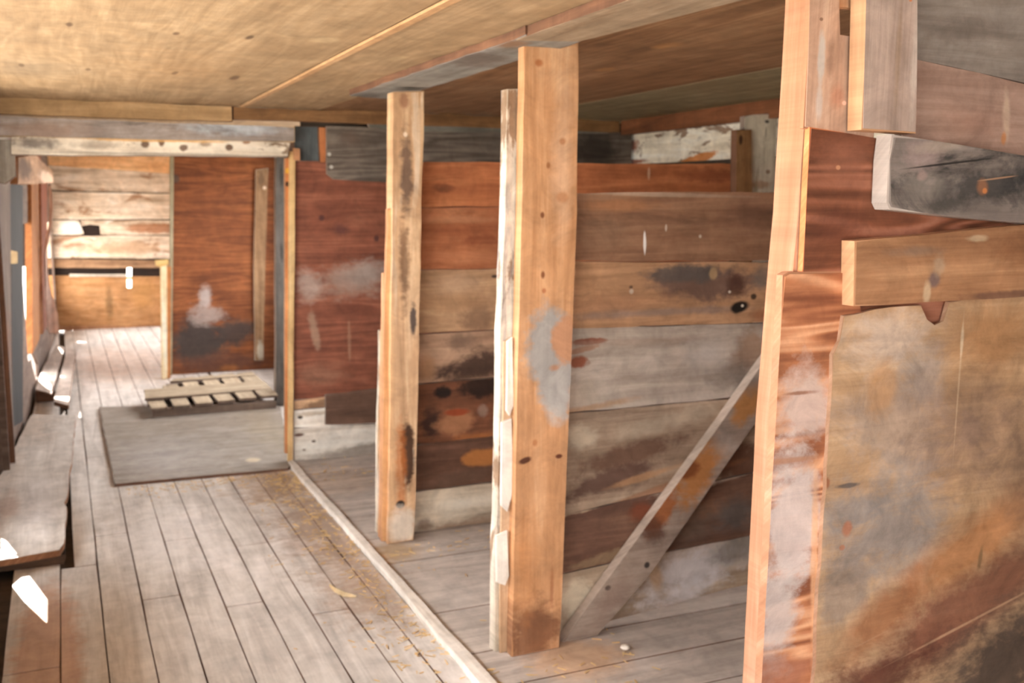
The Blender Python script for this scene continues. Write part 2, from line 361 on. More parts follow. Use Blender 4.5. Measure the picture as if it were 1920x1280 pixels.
# ---- left wall
wl = setting('wall_left', (XL, 4, 0))
Pn = Plane((XL, 0, 0), (0, 1, 0), (0, 0, 1), (-1, 0, 0))
SUN = Vector((.5, -.866, -.84)).normalized()      # direction the sunlight travels
lw_m = W('left_wall_boards', ('4a3b33', '66544a', '7f6d60'), [('p', '8d7f76', 1.5, 5, .58, .12, .5)])
def holes_for(patches, zf, plane):
    out = []
    for pp in patches:
        pz = PZ(zf); q = []
        for x, y in pp:
            a, b = pz.px(x, y); p = Vector((a, b, zf)); t = (plane.o-p).dot(plane.n)/SUN.dot(plane.n); w = p+SUN*t-plane.o
            q.append((w.dot(plane.e1), w.dot(plane.e2)))
        out.append(q)
    return out
def cut(o, plane, polys):
    for q in polys:
        bm = bmesh.new(); a = [bm.verts.new(plane.to3(x, y, -.08)) for x, y in q]; b = [bm.verts.new(plane.to3(x, y, .12)) for x, y in q]
        n = len(q); bm.faces.new(a); bm.faces.new(b[::-1])
        for i in range(n): bm.faces.new((a[(i+1) % n], a[i], b[i], b[(i+1) % n]))
        bmesh.ops.recalc_face_normals(bm, faces=bm.faces)
        me = bpy.data.meshes.new('cutter'); bm.to_mesh(me); bm.free()
        c = bpy.data.objects.new('cutter', me); C.objects.link(c)
        md = o.modifiers.new('gap', 'BOOLEAN'); md.operation = 'DIFFERENCE'; md.solver = 'EXACT'; md.object = c
        bpy.context.view_layer.update()
        nm = bpy.data.meshes.new_from_object(o.evaluated_get(bpy.context.evaluated_depsgraph_get()))
        o.modifiers.clear(); o.data = nm
        bpy.data.objects.remove(c); bpy.data.meshes.remove(me)
# near part of the left wall: low siding, wide unglazed openings, header
ns = slab('low_siding', Pn, rect(YB, 6.25, -.03, .8), .022, lw_m, wl, jit=0, seg=9, bevel=0)
PA = [[(52, 1072), (66, 1078), (100, 1122), (100, 1166), (90, 1170), (46, 1128), (22, 1098)], [(8, 1064), (28, 1066), (34, 1082), (14, 1090)]]
cut(ns, Pn, holes_for(PA, 0.0, Pn))
PA2 = [[(94, 817), (106, 817), (106, 831), (94, 831)], [(2, 1003), (22, 1012), (42, 1036), (12, 1050), (2, 1040)]]
cut(ns, Pn, holes_for(PA2, .065, Pn))
slab('leak_stop_return', PY(6.2), rect(XL-.06, -.325, -.03, CZ+.1), .03, lw_m, wl, jit=0, seg=9, bevel=0)  # added board closing the wall joint against a stray line of sun
slab('high_siding', Pn, rect(YB, 6.25, 1.93, CZ+.1), .022, lw_m, wl, jit=0, seg=9, bevel=0)
for y0, y1 in ((YB, -.1), (1.2, 1.32), (3.6, 3.72), (5.3, 6.25)):
    slab('window_pier', Pn, rect(y0, y1, .8, 1.93), .03, lw_m, wl, jit=0, seg=9, bevel=0)
# far part of the left wall
Pw = PL()
s1 = slab('far_siding', Pw, rect(6.2, YE+.1, -.03, .38), .02, lw_m, wl, jit=0, seg=9, bevel=0)
PB = [[(66, 696), (82, 699), (102, 722), (101, 734), (86, 726), (64, 706)], [(96, 730), (126, 746), (126, 760), (112, 758), (94, 742)], [(107, 648), (116, 651), (133, 667), (130, 672), (119, 668)]]
cut(s1, Pw, holes_for(PB, .10, Pw))
slab('far_siding', Pw, rect(6.2, 8.45, .38, CZ+.05), .02, lw_m, wl, jit=0, seg=9, bevel=0)
slab('far_siding', Pw, rect(11.9, 13.2, 1.3, CZ+.05), .02, lw_m, wl, jit=0, seg=9, bevel=0)  # stops high over a hidden opening added to light the far wall
slab('far_siding', Pw, rect(13.2, YE+.1, .38, CZ+.05), .02, lw_m, wl, jit=0, seg=9, bevel=0)
slab('far_siding', Pw, rect(9.55, 11.9, .38, CZ+.05), .02, [W('red_left_boards', ('5a3424', '7c4a32', '96604a')), dkedge], wl, jit=0, seg=9, bevel=0)
slab('far_siding', Pw, rect(8.45, 9.55, 1.36, CZ+.05), .02, lw_m, wl, jit=0, seg=9, bevel=0)

# unseen near wall added to cut back light, its doorway left as frontal light
wn_ = setting('wall_near', (1.5, YB, 0))
for q in ((1.15, XR+.05, -.03, CZ+.1), (XL-.02, -.33, -.03, CZ+.1), (-.33, 1.15, 1.98, CZ+.1)):
    slab('siding', Plane((0, YB, 0), (1, 0, 0), (0, 0, 1), (0, -1, 0)), rect(*q), .03, lw_m, wn_, jit=0, seg=9, bevel=0)
# outside ground
gm = bpy.data.materials.new('pale_bounce_ground'); gm.use_nodes = True  # unseen gravel, pale neutral grey chosen so its bounce light stays untinted
N, L = gm.node_tree.nodes, gm.node_tree.links
tc = N.new('ShaderNodeTexCoord'); nz = N.new('ShaderNodeTexNoise'); nz.inputs['Scale'].default_value = 3; nz.inputs['Detail'].default_value = 8
rp = N.new('ShaderNodeValToRGB'); rp.color_ramp.elements[0].color = lin('a39e94'); rp.color_ramp.elements[1].color = lin('c4beb2')
L.new(tc.outputs['Object'], nz.inputs['Vector']); L.new(nz.outputs['Fac'], rp.inputs[0]); L.new(rp.outputs[0], N['Principled BSDF'].inputs['Base Color']); N['Principled BSDF'].inputs['Roughness'].default_value = .9
bm = bmesh.new(); bmesh.ops.create_grid(bm, x_segments=40, y_segments=40, size=40)
for v in bm.verts: v.co.z = -.16+random.uniform(-.02, .02)
g = finish('ground', bm, gm); g['kind'] = 'structure'

# ================================================================== THINGS
# ---- header over the passage
hb = slab('header_beam', PY(YD-.08), [(-120, 214), (553, 238), (553, 266), (-120, 253)], .1, [W('grey_beam', ('6d635c', '978b84', 'b5adaa'), [
    ('s', (80, 245, 110, 24, 0), '8a7365', .8, .9, .6), ('s', (440, 240, 120, 18, 0), 'b5bcc4', .8, 1, .6), ('p', '5c5048', 3, 9, .58, .08, .6)], PY(YD-.08)), fresh_y], None)
tag(hb, 'grey weathered header beam under the ceiling across the passage, the upper one', 'beam')
hb2 = slab('header_beam', PY(YD-.05), [(20, 256), (545, 266), (540, 293), (20, 290)], .14, [W('peeling_beam', ('a08f7b', 'cfc3b1', 'e6dece'), [
    ('p', '6a4f38', 5, 6, .56, .06, .85), ('s', (60, 268, 60, 16, 0), '6a615c', .85, 1.2, .6), ('s', (180, 272, 60, 10, 0), '8a7a6c', .6, 1.3, .6), ('s', (272, 270, 9, 9, 0), '5a3e2a', .9, .9, .4), ('s', (303, 266, 8, 11, 0), '5a3a24', .9, .9, .4), ('s', (344, 277, 10, 8, 0), '5e4636', .9, .9, .4), ('s', (430, 276, 8, 7, 0), '5a3e2c', .9, .8, .4), ('s', (462, 267, 10, 5, 0), '8a5a34', .8, .8, .4), ('s', (385, 270, 14, 6, 0), '7a5c44', .7, 1, .5), ('s', (290, 263, 160, 4, 0), 'c89a5c', .8, .8, .5), ('s', (300, 289, 260, 4, 0), '9c9184', .8, .3, .5)], PY(YD-.05)), greyedge], None)
tag(hb2, 'white peeling header beam with brown rot spots, directly below the grey beam', 'beam')

# ---- ceiling beam over the posts
Pb = PZU(2.03)
b1 = slab('ceiling_beam', Pb, [(655, 180), (735, 186), (1090, 78), (985, 66)], .028, [W('blue_grey_beam', ('6a645e', '8d8983', 'a5a29d'), [
    ('s', (900, 110, 90, 22, -20), '6d6058', .8, 1.2, .6), ('s', (690, 180, 40, 8, 0), '5a5550', .8, .6, .6), ('s', (960, 82, 40, 10, 0), '8d6a4e', .8, .8, .6)], Pb), dkedge], None, grain='v', jit=.006)
tag(b1, 'blue-grey weathered flat board under the ceiling over the far post', 'beam')
b2 = slab('ceiling_beam', PZU(2.028), [(965, 76), (1086, 78), (1440, -12), (1900, -130), (1730, -180), (1180, 0)], .03, [W('tan_beam', ('84705c', 'a08a72', 'b8a48c'), [('p', '7a5e44', 1, 5, .58, .1, .6)], Pb), dkedge], None, grain='v', jit=.002)
tag(b2, 'tan flat board under the ceiling, running from the orange post toward the viewer', 'beam')

# ---- post with orange board (nearest)
p1 = thing('support_post', (1.42, 3.08, 0), 'orange-brown wide board post with a whitish worn patch and dark knots', 'post')
P1 = PY(3.04)
orange = W('orange_post', ('a5744c', 'be8e66', 'd2aa86'), [
    ('s', (1038, 672, 54, 118, 8), '9a9692', .95, .7, .25), ('s', (1064, 640, 30, 55, 0), 'b88460', .9, .9, .25), ('s', (1045, 740, 30, 70, 0), 'aaa49e', .75, .9, .5),
    ('s', (1040, 690, 16, 10, 10), 'b0744a', .7, 1.6, .6), ('s', (1055, 300, 26, 200, 0), 'd8b496', .5, .9, .8),
    ('s', (985, 863, 14, 7, 15), '4a2415', .95, .5, .4), ('s', (1048, 855, 8, 5, 0), '5a2c1a', .95, .4, .4), ('s', (1018, 515, 5, 9, 0), '6a3a1e', .9, .3, .5), ('s', (1017, 403, 5, 8, 0), '6a3a1e', .9, .3, .5),
    ('s', (1028, 310, 5, 8, 0), '8a5530', .8, .3, .5), ('s', (1020, 545, 5, 6, 0), '9a5a38', .8, .3, .5), ('s', (1010, 118, 10, 9, 0), '9a5a30', .8, .6, .5), ('s', (1055, 265, 8, 8, 0), 'a86c40', .7, .6, .5),
    ('s', (1055, 370, 14, 12, 0), 'b07448', .6, .8, .5), ('s', (1003, 830, 6, 8, 0), '9a6038', .7, .4, .5), ('s', (1000, 1190, 80, 80, 0), '6e4630', .8, 1.3, .6), ('s', (1035, 1100, 5, 60, 0), '8a4a2a', .5, .8, .6), ('s', (985, 1060, 30, 120, 0), 'b97c4a', .5, 1, .8)], P1, tone=0)
slab('front_board', P1, [(984, 83), (1085, 79), (1082, 400), (1049, 1214), (960, 1246), (972, 640), (980, 300)], .05, [orange, orange], p1, grain='v', jit=.0015, clampz=.012, bevel=.004)
paint = W('peeling_white_paint', ('a4947e', 'c2b6a6', 'd6cec2'), [('p', '7a5a3e', 3, 9, .53, .06, .85), ('p', '8a8688', 1.5, 14, .54, .06, .6)], mot=.34)
sidew = W('bare_side_wood', ('a07c5a', 'c3a180', 'd8bda0'), [('p', 'e2dacc', 2, 8, .57, .06, .8), ('p', '7a5a44', 3, 12, .6, .07, .7)])
slab('rear_board', PY(3.10), [(951, 167), (1000, 165), (1000, 1225), (928, 1222), (936, 800), (942, 560)], .05, [paint, paint], p1, grain='v', jit=.004, clampz=.012)
slab('side_strip', PY(3.085), [(946, 640), (965, 630), (958, 1235), (938, 1228)], .012, [sidew, sidew], p1, grain='v', jit=.003, clampz=.012)
chipw = W('white_paint_flake', ('c8c0b6', 'd8d2c8', 'e4e0d8'))
slab('paint_flake', PY(3.07), [(952, 640), (962, 632), (964, 760), (956, 780), (950, 770)], .012, chipw, p1, grain='v', jit=.003)
slab('paint_flake', PY(3.07), [(941, 792), (960, 785), (962, 925), (952, 960), (940, 948)], .012, chipw, p1, grain='v', jit=.003)
slab('paint_flake', PY(3.07), [(931, 1005), (952, 995), (955, 1080), (948, 1098), (932, 1092)], .012, chipw, p1, grain='v', jit=.003)
# ---- second post
p2 = thing('support_post', (1.36, 4.36, 0), 'rough brown post with dark rot streaks standing under the blue-grey beam', 'post')
P2 = PY(4.32)
rough_m = W('rough_post', ('9a7656', 'c09a76', 'dcbf9e'), [
    ('s', (762, 320, 14, 110, 0), '5a463c', .85, 1.3, .6), ('s', (758, 500, 12, 100, 0), '6a4c36', .8, 1.4, .6), ('s', (775, 600, 8, 40, 0), '3a3436', .9, .9, .4), ('s', (765, 850, 14, 80, 0), '3d2416', .95, 1.2, .4),
    ('s', (752, 880, 12, 120, 0), 'a8622e', .7, 1.2, .6), ('s', (751, 945, 9, 8, 0), '1c1512', .98, .4, .3), ('s', (755, 985, 30, 40, 0), 'd3c6b6', .85, 1.0, .5), ('s', (758, 190, 12, 22, 0), '8a5a42', .7, .9, .5), ('s', (760, 252, 5, 6, 0), 'f0d8c0', .8, .4, .4),
    ('s', (730, 700, 12, 300, 0), 'dcae80', .6, .9, .7), ('p', 'd8cab6', 1.2, 14, .58, .07, .5)], P2, tone=0)
slab('front_board', P2, [(738, 172), (796, 170), (790, 420), (776, 1013), (727, 1022), (733, 640)], .09, [rough_m, rough_m], p2, grain='v', jit=.003, clampz=.012, bevel=.005)
slab('side_strip', PY(4.34), [(727, 392), (745, 388), (742, 1015), (716, 1015), (719, 700)], .03, [W('tan_strip', ('b07c50', 'cf9f70', 'e6bf96')), fresh], p2, grain='v', jit=.002, clampz=.012)
slab('side_strip', PY(4.38), [(719, 512), (745, 508), (742, 1010), (712, 1008)], .03, [W('orange_strip', ('b4703f', 'cf8f5c', 'e2ad80'), [('p', 'd8d0c0', 2, 10, .55, .07, .8)]), fresh], p2, grain='v', jit=.002, clampz=.012)
slab('side_strip', PY(4.42), [(712, 620), (740, 616), (735, 1000), (706, 998)], .03, [W('pale_strip', ('b89472', 'd6b896', 'e8d2b6'), [('s', (712, 930, 10, 70, 0), 'e2dcd2', .8, .8, .5)], PY(4.42)), paint], p2, grain='v', jit=.003, clampz=.012)

# ---- partition planks
def seam(p, x0, y0, x1, y1, xa, xb):
    """seam through two photo points, continued along the board in the plane"""
    a, b = p.px(x0, y0), p.px(x1, y1); k = (b[1]-a[1])/(b[0]-a[0])
    return (xa, a[1]+k*(xa-a[0])), (xb, a[1]+k*(xb-a[0]))
def planks(parent, Y, xa, xb, seams_, mats, t=.026, names=None, gap=.003, jit=.003):
    p = PY(Y)
    S = [seam(p, *s, xa, xb) for s in seams_]
    for i in range(len(S)-1):
        (a0, z0), (a1, z1) = S[i]; (_, z2), (_, z3) = S[i+1]
        pl = PY(Y+((i*7) % 3-1)*.003)
        slab('plank', pl, [('w', a0, max(z2, .012)+gap), ('w', a1, max(z3, .012)+gap), ('w', a1, z1-gap*.3), ('w', a0, z0-gap*.3)], t, mats[i], parent, jit=jit)

Y1 = 3.125; PP1 = PY(Y1)
pt1 = thing('stall_partition', (2.3, Y1, 0), 'board stall partition with a diagonal brace, behind the orange post', 'partition')
def w1(n, cols, ls, **k): return [W(n, cols, [('p', '5a4032', 1.3, 6, .57, .12, .6)]+ls, PP1, gain=1.08, sat=.95, **k), greyedge]
m1 = [
 w1('plank_brown', ('6a4a38', '8a654c', 'a37c60'), [('s', (1160, 385, 90, 14, 0), 'a8724a', .6, .9, .6), ('s', (1250, 365, 190, 5, -1), 'a8907c', .8, .6, .5), ('s', (1130, 440, 60, 40, 0), '8d6e56', .5, 1, .8), ('s', (1208, 455, 3, 24, 2), 'e2dcd8', 1, .4, .3), ('s', (1248, 427, 2.5, 8, 0), 'c8b8a8', .9, .3, .4), ('s', (1312, 443, 3, 4, 0), 'c8b8a8', .9, .3, .4), ('s', (1400, 400, 70, 50, 0), '6a4a3c', .5, .9, .8)]),
 w1('plank_stained', ('8a6446', 'ab8260', 'c59b76'), [('s', (1330, 530, 120, 40, 0), '6a5248', .9, 1.2, .5), ('s', (1290, 512, 90, 18, 0), '57504c', .85, 1.2, .5), ('s', (1150, 570, 130, 28, 0), '9a6e50', .6, 1.2, .7), ('s', (1250, 585, 200, 10, 0), '8a7468', .8, .9, .6), ('s', (1338, 512, 9, 14, 0), 'a88a66', .9, .6, .4), ('s', (1380, 535, 22, 30, 30), '4f3026', .8, .9, .5), ('s', (1387, 575, 20, 13, 10), '120e0d', .98, .5, .35), ('s', (1392, 573, 3, 3, 0), 'd8d0c0', 1, .2, .3), ('s', (1368, 547, 3, 3, 0), 'c8bcae', 1, .2, .3), ('s', (1413, 556, 7, 7, 0), '241a16', .9, .4, .4), ('s', (1184, 546, 5, 6, 0), 'c4b4a4', .8, .4, .4), ('s', (1183, 538, 5, 4, 0), '4a382e', .8, .4, .4), ('s', (1430, 520, 25, 30, 0), '7a6e66', .7, .9, .6), ('s', (1428, 590, 30, 16, 0), '9a5f3e', .6, .9, .6)]),
 w1('plank_grey', ('8a7a6d', 'a3968a', 'b8ada2'), [('s', (1330, 660, 60, 40, 0), 'b9b0a8', .7, 1.2, .7), ('s', (1110, 640, 34, 7, 0), '80442c', .9, .9, .3), ('s', (1085, 680, 22, 14, 0), '8a4628', .9, .9, .3), ('s', (1095, 655, 40, 6, 10), '9a6a4e', .7, 1.2, .4), ('s', (1410, 660, 50, 50, 30), '8d6444', .6, 1.2, .6), ('s', (1380, 700, 60, 40, 0), '5f554e', .6, 1, .7), ('s', (1200, 640, 170, 10, 0), 'a08a7a', .5, .9, .7), ('s', (1090, 740, 50, 40, 0), 'b5a796', .6, .9, .7), ('s', (1080, 770, 130, 9, 6), 'a88462', .7, .9, .5)]),
 w1('plank_mottled', ('7a6452', '9a8470', 'b5a08a'), [('s', (1180, 850, 130, 26, 10), '6a4e3e', .9, 1.3, .5), ('s', (1130, 905, 110, 28, 10), '5b4238', .9, 1.2, .5), ('s', (1090, 820, 40, 30, 0), 'bfb09a', .8, 1.1, .6), ('s', (1250, 790, 120, 24, 8), 'ac9c88', .7, 1.1, .6), ('s', (1200, 895, 80, 8, 10), 'a8805c', .7, .9, .5), ('s', (1380, 860, 70, 50, 0), '5b3a2a', .9, 1, .5), ('s', (1240, 915, 180, 8, 11), '8a5a3a', .6, .8, .5)]),
 w1('plank_dark', ('523a30', '6c4e40', '86654f'), [('s', (1150, 930, 130, 14, 9), 'c9b598', .95, .7, .35), ('s', (1330, 900, 100, 14, 9), 'b0a294', .9, .7, .4), ('s', (1290, 980, 60, 50, 0), '6a5a50', .7, 1, .6), ('s', (1380, 960, 60, 40, 0), '54504e', .8, 1, .6), ('s', (1120, 1050, 80, 12, 10), '8a7258', .8, 1.2, .5), ('s', (1200, 960, 30, 20, 0), '7a3c22', .7, 1, .5)]),
 w1('plank_limewashed', ('85725f', 'a8947e', 'c4b39c'), [('s', (1300, 1070, 110, 50, 10), 'c4bfc0', .9, 1.1, .6), ('s', (1290, 1110, 90, 30, 10), 'd2cfd2', .7, 1.2, .6), ('s', (1085, 1120, 45, 40, 0), 'c8bda6', .8, 1.2, .5), ('s', (1380, 1030, 60, 30, 10), '77706a', .8, 1, .6), ('s', (1330, 1128, 100, 10, 12), '94705a', .8, 1, .5), ('s', (1150, 1170, 80, 20, 0), '8d7666', .7, 1, .6), ('s', (1230, 1080, 14, 40, 20), 'b99a78', .8, .9, .5)])]
planks(pt1, Y1, 1.46, XR-.01, [(1078, 362, 1455, 359), (1070, 490, 1450, 490), (1060, 616, 1440, 604), (1060, 776, 1340, 749), (1055, 965, 1420, 883), (1050, 1076, 1410, 1003), (1160, 1181, 1410, 1107)], m1)
Pbr = PY(Y1-.05)
brace_m = W('brace_board', ('75655a', '958478', 'ab9c90'), [('s', (1310, 890, 75, 40, 55), 'a8703c', .9, 1.4, .6), ('s', (1290, 880, 22, 20, 0), '6a3416', .8, 1.2, .5), ('s', (1240, 960, 45, 28, 55), '9a5c32', .9, .9, .4), ('s', (1400, 760, 45, 30, 55), 'a8733e', .9, .9, .4), ('s', (1400, 700, 30, 50, 30), '7a706a', .6, .9, .6), ('s', (1225, 990, 25, 40, 40), '5a382a', .8, .9, .5), ('s', (1213, 1059, 6, 7, 0), '2a2422', .95, .3, .4), ('s', (1140, 1102, 7, 6, 0), '3a302c', .9, .3, .4), ('s', (1150, 1120, 60, 30, 50), '8a7468', .6, .9, .6), ('s', (1360, 830, 22, 40, 40), 'a3948a', .6, .9, .6)], Pbr, tone=0)
slab('brace', Pbr, [(1490, 596), (1353, 792), (1054, 1219), (1120, 1218), (1219, 1076), (1406, 807), (1490, 688)], .046, [brace_m, W('brace_edge', ('96867a', 'b3a294', 'c6b6a8'), tone=0)], pt1, jit=.0008, seg=.3, clampz=.014)

Y2 = 4.43; PP2 = PY(Y2)
pt2 = thing('stall_partition', (2.3, Y2, 0), 'board stall partition with orange top boards, behind the rough brown post', 'partition')
def w2(n, cols, ls, **k): return [W(n, cols, [('p', '5a3a28', 1.3, 6, .58, .12, .5)]+ls, PP2, gain=1.2, sat=.92, **k), greyedge]
m2 = [
 w2('plank_orange', ('8f4f2c', 'b0683c', 'c98450'), [('s', (830, 352, 24, 10, 0), '6a3c24', .7, .9, .5), ('s', (1340, 330, 70, 16, 0), '7a4026', .7, 1.2, .5), ('s', (1216, 325, 3, 14, 0), 'c8a080', .9, .3, .4)], ply=False),
 w2('plank_rust', ('8a4e2e', 'a8653e', 'be7e54'), [('s', (870, 430, 80, 30, 0), '94502c', .5, 1.2, .6), ('s', (900, 450, 40, 12, 0), '7a3e22', .6, 1, .5), ('s', (860, 412, 90, 10, 0), 'b8805a', .5, .9, .6)]),
 w2('plank_tan', ('8f6a4c', 'b08a66', 'c8a47e'), [('s', (900, 590, 50, 40, 0), '7a5a44', .7, 1.2, .6), ('s', (855, 530, 60, 24, 0), 'b8977a', .5, 1, .7), ('s', (928, 518, 8, 4, 0), '3a2a22', .9, .4, .4), ('s', (850, 570, 90, 20, 0), 'a67c56', .5, 1, .6)]),
 w2('plank_smoky', ('735642', '93725a', 'ac8b70'), [('s', (890, 690, 80, 34, 8), '3d2a22', .9, 1.3, .5), ('s', (860, 640, 40, 24, 0), '6e5646', .7, 1.2, .6), ('s', (800, 690, 20, 30, 0), 'a0744e', .6, 1, .6)]),
 w2('plank_burnt', ('4a2d1f', '6a4029', '86573a'), [('s', (830, 735, 18, 14, 0), '1e1613', .95, 1, .35), ('s', (900, 725, 50, 24, 0), '2a1c16', .95, 1.2, .4), ('s', (810, 790, 26, 34, 0), '33211c', .9, 1.1, .5), ('s', (855, 790, 46, 26, 0), 'a06c48', .85, .9, .35), ('s', (856, 773, 28, 8, 0), '8e3c16', .95, .6, .35), ('s', (900, 820, 50, 14, 0), 'a0602e', .8, 1.1, .5), ('s', (905, 770, 12, 14, 0), '8a7264', .7, .8, .5)]),
 w2('plank_muddy', ('40291f', '5a3d2e', '765442'), [('s', (905, 857, 46, 18, 0), 'a86a30', .95, .8, .3), ('s', (850, 900, 90, 20, 5), '5c4436', .8, 1.2, .5), ('s', (870, 925, 100, 14, 5), 'ab9a88', .9, 1, .4)]),
 w2('plank_whitened', ('94846f', 'bbad98', 'd2c6b4'), [('s', (850, 990, 110, 14, 5), '8a705c', .8, 1.1, .5), ('s', (860, 945, 80, 20, 5), 'd6ccba', .7, 1.2, .7), ('s', (795, 985, 20, 16, 0), '6a5244', .7, 1, .5)])]
planks(pt2, Y2, 1.42, XR-.01, [(790, 303, 940, 304), (790, 389, 940, 388), (785, 507, 940, 504), (780, 627, 932, 619), (780, 720, 930, 707), (780, 835, 930, 817), (780, 921, 930, 904), (780, 1004, 930, 984)], m2)
slab('end_stud', PY(4.37), [(1382, 243), (1410, 243), (1410, 640), (1376, 640)], .05, [W('brown_stud', ('6b4a2e', '8a6543', 'a67f58'), [('s', (1389, 262, 4, 12, 0), '3a2416', .9, .4, .4)], PY(4.37)), dkedge], pt2, grain='v', jit=.002)
slab('end_post', PY(4.385), [(1396, 218), (1412, 215), (1456, 212), (1450, 640), (1406, 640)], .04, [W('white_end_post', ('b5ab98', 'd2cab8', 'e4dece'), [('s', (1438, 228, 5, 4, 0), '3a3230', .9, .4, .4), ('s', (1436, 250, 1.5, 16, 0), '6a6058', .7, .9, .5), ('s', (1425, 345, 24, 10, 0), 'a07a5c', .7, .9, .5), ('s', (1440, 322, 5, 5, 0), '7a5a40', .8, .4, .4), ('p', '8a7a62', 2, 12, .58, .06, .6)], PY(4.385)), greyedge], pt2, grain='v', jit=.003)

Y3 = 5.965; PP3 = PY(Y3)
pt3 = thing('stall_partition', (2.3, Y3, 0), 'end partition of red-brown plywood over white boards, beside the passage', 'partition')
def w3(n, cols, ls, **k): return [W(n, cols, ls, PP3, gain=1.12, sat=.9, **k), greyedge]
redply = w3('red_plywood', ('5e3020', '7c4630', '965c42'), [('s', (660, 525, 95, 45, 10), '9a8274', .75, 1.1, .7), ('s', (580, 535, 30, 40, 0), 'a08c80', .7, 1, .7), ('s', (690, 510, 50, 30, 0), '9c9088', .5, 1, .8), ('s', (590, 620, 10, 50, 8), 'a0826a', .6, 1, .5), ('s', (655, 640, 4, 50, 0), '9a6e54', .7, .8, .5), ('s', (640, 430, 20, 14, 0), '4a2a2a', .6, .9, .6), ('s', (600, 700, 60, 30, 0), '86604a', .5, 1.1, .7), ('s', (603, 408, 7, 7, 0), '3f2626', .8, .5, .5), ('s', (706, 447, 6, 7, 0), '3f2626', .8, .5, .5)], ply=True)
slab('plywood_panel', PY(Y3), [(551, 301), (606, 302), (735, 306), ('w', 3.44, 1.76), ('w', 3.44, .52), (735, 728), (551, 750)], .02, redply, pt3, jit=.001)
slab('plank', PY(Y3), [(551, 751), (735, 729), ('w', 3.44, .52), ('w', 3.44, .46), (735, 752), (551, 768)], .026, w3('plank_pale_top', ('97704f', 'b8926e', 'd0ae8a'), [('s', (600, 757, 40, 8, 8), '5a3c2a', .7, 1.2, .5)]), pt3)
whitep = ('a89a88', 'd2c9bc', 'e9e3d9')
slab('plank', PY(Y3+.002), [(551, 769), (735, 753), ('w', 3.44, .45), ('w', 3.44, .36), (735, 792), (551, 802)], .026, w3('plank_white', whitep, [('s', (563, 782, 6, 4, 0), '2a1e18', .95, .4, .4), ('s', (572, 762, 22, 6, 0), '5c4030', .8, 1, .4), ('s', (590, 775, 40, 5, 0), 'b09a80', .7, 1, .5)]), pt3)
slab('plank', PY(Y3-.002), [(551, 803), (735, 793), ('w', 3.44, .355), ('w', 3.44, .012), (735, 852), (551, 871)], .026, w3('plank_white_low', whitep, [('s', (560, 815, 12, 4, 0), '5a3c30', .95, .5, .4), ('s', (588, 827, 5, 3, 0), '4a382e', .9, .4, .4), ('s', (660, 850, 95, 18, 6), '8c8278', .9, 1, .5), ('s', (570, 843, 4, 3, 0), '6a5040', .7, .4, .4), ('s', (690, 815, 50, 10, 0), 'c0b6a8', .6, 1, .6)]), pt3, clampz=.012)
slab('patch_board', PY(Y3-.022), [(610, 740), (740, 726), (740, 792), (610, 796)], .018, w3('patch_board', ('4f382c', '664a3a', '7e5f4c'), []), pt3)
slab('leak_stop_panel', PY(Y3+.056), rect(1.3, 3.44, .0, 2.05), .02, dark_m, pt3, jit=0, seg=9, bevel=0)  # added dark sheet that stops light leaking past the upper panel
darkply = w3('dark_plywood', ('4e453c', '675c52', '7d7166'), [('s', (655, 258, 30, 20, 0), '5e4a3e', .5, 1, .7), ('s', (660, 305, 18, 12, 0), '71635a', .6, .9, .6), ('s', (1110, 280, 60, 60, 0), '2b2622', .8, .6, .6)], ply=.22)  # last ellipse paints the darkness of the far corner into the panel
dp_ = slab('plywood_panel', PY(Y3-.03), [(612, 236), ('w', 3.44, 1.985), ('w', 3.44, 1.66), (735, 342), (626, 336), (613, 326)], .022, darkply, pt3, jit=.001)
steel = bpy.data.materials.new('zinc_nail'); steel.use_nodes = True
steel.node_tree.nodes['Principled BSDF'].inputs['Base Color'].default_value = lin('b8b4ac')
add_nails(dp_, PY(Y3-.032), [(617, 289), (621, 313)], steel, r=.011)
slab('fascia_board', PY(Y3-.036), [(690, 228), (1140, 234), (1140, 250), (760, 246), (692, 240)], .03, w3('grey_fascia', ('4d4a42', '68655c', '7d7a70'), []), pt3)
slab('board', PY(Y3+.03), [(553, 236), (604, 237), (604, 304), (553, 302)], .02, [W('blue_grey_board', ('46494a', '5c6264', '70777a')), dkedge], pt3, grain='v')
slab('stud', PY(Y3-.012), [(597, 238), (611, 238), (611, 305), (600, 305)], .03, [W('orange_stud', ('8a5030', 'ab6b42', 'c4875a')), dkedge], pt3, grain='v')
# jamb boards at the passage end of that partition
slab('jamb_board', PY(Y3-.02), [(544, 283), (554, 284), (549, 872), (541, 872)], .04, [W('pale_jamb', ('a8855a', 'c9a674', 'dcc092')), fresh_y], pt3, grain='v', jit=.001, clampz=.0)
slab('jamb_board', PY(Y3+.022), [(535, 296), (552, 296), (547, 850), (535, 850)], .04, [W('orange_jamb', ('9a5c34', 'b8784a', 'cc9162'), [('s', (541, 320, 8, 6, 0), 'd0a03c', .9, .5, .4), ('s', (541, 345, 7, 6, 0), '2a1a12', .9, .5, .4)], PY(Y3)), fresh], pt3, grain='v', jit=.001, clampz=0.0)
slab('jamb_block', PY(Y3-.035), [(550, 277), (563, 279), (563, 301), (551, 300)], .03, fresh, pt3, grain='v')

